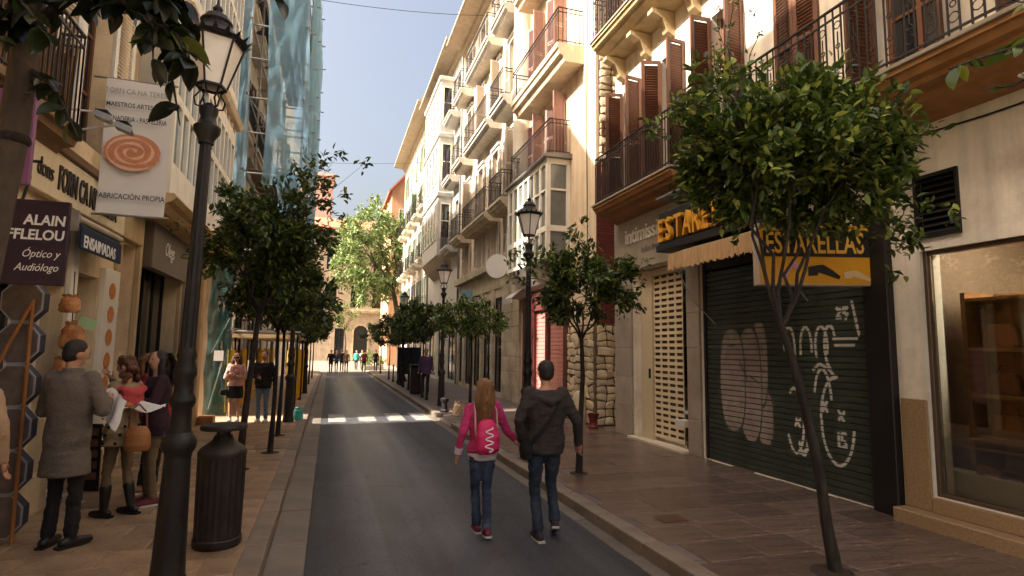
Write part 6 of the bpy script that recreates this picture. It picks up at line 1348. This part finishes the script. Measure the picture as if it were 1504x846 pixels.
q = MB(); loft(q, [(-1.86,7.02,.80,.10,.05),(-1.86,7.02,.86,.13,.07),(-1.86,7.02,.98,.12,.06),(-1.86,7.02,1.06,.08,.035)]); q.v = [tuple(Vector(v)-Vector((-1.9,7.0,.8))) for v in q.v]; organic('body', q, gm_[2], hb, .012, .003); MB().tube([(-1.95,7.02,1.03),(-1.94,7.04,1.22),(-1.88,7.06,1.28),(-1.80,7.04,1.2),(-1.78,7.02,1.03)],.010,7).build('handle', gm_[0], hb)
pw = thing('pastry_paper', 'white paper with pastry held by the curly-haired woman', 'paper', (-1.9,7.05,1.2)); q = MB()
for i in range(9):
    for j in range(6): q.v.append((-.16+.05*i, -.02+.03*j+.01*math.sin(i), .02+.045*math.sin(i*.9+j)*.6+.012*j))
q.f = [(i*6+j, (i+1)*6+j, (i+1)*6+j+1, i*6+j+1) for i in range(8) for j in range(5)]; link('paper', q.mesh('paper'), M('white_paper', S(222,218,212), .8, .05, 6, .3, 20), pw, smooth='all'); MB().sphere((-2.0,7.10,1.27),.06,.05,.035).build('pastry', bun, pw, smooth=True)
w2 = person('woman in a maroon lettered hoodie half behind the nearest lamp post', (-1.86,7.62,.12), 118, 1.72, 'straight', h_dark, cloth('maroon_fleece', S(54,28,40)), .80, 1.06, khaki, None, M('maroon_shoe', S(96,40,44), .7, .15, 8), True, None,
            {'l':{'elbow':(-.25,.10,1.16),'wrist':(-.08,.25,1.26),'thumb':(.2,.2,1)}, 'r':{'elbow':(.26,.06,1.14),'wrist':(.12,.24,1.05),'thumb':(-.2,.2,1)}}, 20, 4, .014, face=True)
cu = bpy.data.curves.new('t','FONT'); cu.body = 'GAP'; cu.size = .13; cu.extrude = .004; cu.align_x = 'CENTER'; me = evaluated(bpy.data.objects.new('t',cu))
me.transform(Matrix(((-1,0,0,0),(0,0,1,.158),(0,1,0,1.24),(0,0,0,1)))); me.materials.clear(); link('lettering', me, silver_white, w2)
w3 = person('woman with light ponytail and red top standing behind the bakery group', (-2.02,8.15,.12), -35, 1.70, 'ponytail', h_light, cloth('red_jersey', S(186,62,70)), .84, 1.0, black_c, None, M('tan_shoe', S(150,110,84), .7, .15, 8), True, None, None, -30, 0, .016)
wl2 = person('woman in pale pink sweater and black skirt with arms crossed', (-2.07,15.1,.12), 176, 1.62, 'straight', h_brown, cloth('pale_pink_knit', S(206,160,150), .12, .5, 110), .93, 1.02, None, black_c, M('white_shoe', S(206,204,200), .6, .05), True, None,
             {'l':{'elbow':(-.25,.04,1.14),'wrist':(.02,.18,1.19),'thumb':(0,.3,1)}, 'r':{'elbow':(.25,.04,1.14),'wrist':(-.02,.20,1.22),'thumb':(0,.3,1)}}, 0, 0, .014, face=True)
gl_ = MB().box(-.062,.062,.098,.112,1.495,1.53).mesh('sunglasses'); link('sunglasses', gl_, dark, wl2)
hb2 = thing('black_handbag', 'small black bag at the hip of the woman in pale pink', 'handbag', (-2.3,15.05,.75)); q = MB(); loft(q, [(0,0,0,.08,.06),(0,0,.05,.11,.07),(0,0,.14,.09,.05)]); organic('body', q, leather, hb2, .012)
ml2 = person('man in black jacket and pale jeans behind the thin tree trunks', (-1.46,15.05,.12), 168, 1.68, 'short', h_dark, black_c, .84, 1.06, cloth('light_denim', S(104,122,144), .3), None, M('white_shoe', S(206,204,200), .6, .05), False, None, {'r':{'elbow':(.26,.04,1.14),'wrist':(.06,.24,1.12),'thumb':(0,.3,1)}}, 0, 0, .016, face=True)
person('person in a beige cardigan cut off by the left edge of the view', (-2.56,5.4,.12), 10, 1.72, 'short', h_brown, cloth('beige_cardigan', S(176,146,116), .15, .5, 100), .74, 1.1, black_c, None, leather, True, None, None, 0, 0, .018)
pr_ = person('person in purple jacket standing at the tall litter box', (3.62,22.75,.12), 170, 1.78, 'short', h_brown, cloth('purple_shell', S(92,66,96)), .80, 1.1, black_c, None, leather, False, None, None, 0, 0, .02, detail=False)
far = [(.15,45.4,175,1.72,'black','leftmost of the dark-clad walkers at the street end'), (.55,46.3,185,1.68,'blue','walker in slate blue, second from the left at the street end'), (.98,47.6,0,1.74,'black','dark-clad walker beside a bare-legged one at the street end'), (1.28,46.2,180,1.70,'beige','walker in an oat coat right of the dark group at the street end'),
       (2.25,52.0,170,1.68,'teal','far walker in a turquoise top at the street end'), (2.75,52.6,190,1.70,'white','far walker in a white shirt beside the turquoise one'), (2.62,47.0,0,1.72,'red','walker in brick red alone before the square'), (3.55,47.5,180,1.75,'black','dark-clad person at the right kerb by the clipped shrub'),
       (3.75,31.4,90,1.78,'black','left person of the pair in black behind the dark board'), (4.45,31.9,200,1.74,'black','right person of the pair in black behind the dark board'), (4.2,35.2,180,1.7,'char','person in grey farther along the right pavement')]
cl_ = {'black':black_c, 'char':char_c, 'blue':cloth('slate_blue', S(70,80,104)), 'beige':cloth('oat_coat', S(150,128,104)), 'red':cloth('brick_red', S(140,60,54)), 'teal':cloth('turquoise_top', S(70,176,170)), 'white':wht_c}
for i,(x,y,a,h,c,lab) in enumerate(far):
    z = .12 if (x > 2.9 and y < 47) else (.0 if y < 47 else .012); k = -1 if i % 2 else 1
    person(lab, (x,y,z), a, h, 'short', h_brown if i % 3 else h_dark, cl_[c], .84, .92, denim_d if i % 2 else black_c, None, leather, bool(i % 2), {'l':{'knee':(-.09,.10*k,.5),'ankle':(-.09,.16*k,.09)},'r':{'knee':(.09,-.02*k,.5),'ankle':(.09,-.20*k,.10)}}, None, 0, 0, .022, detail=False, slv=.85, group='walkers at the street end' if y > 44 else None)
bpy.data.scenes.remove(work)
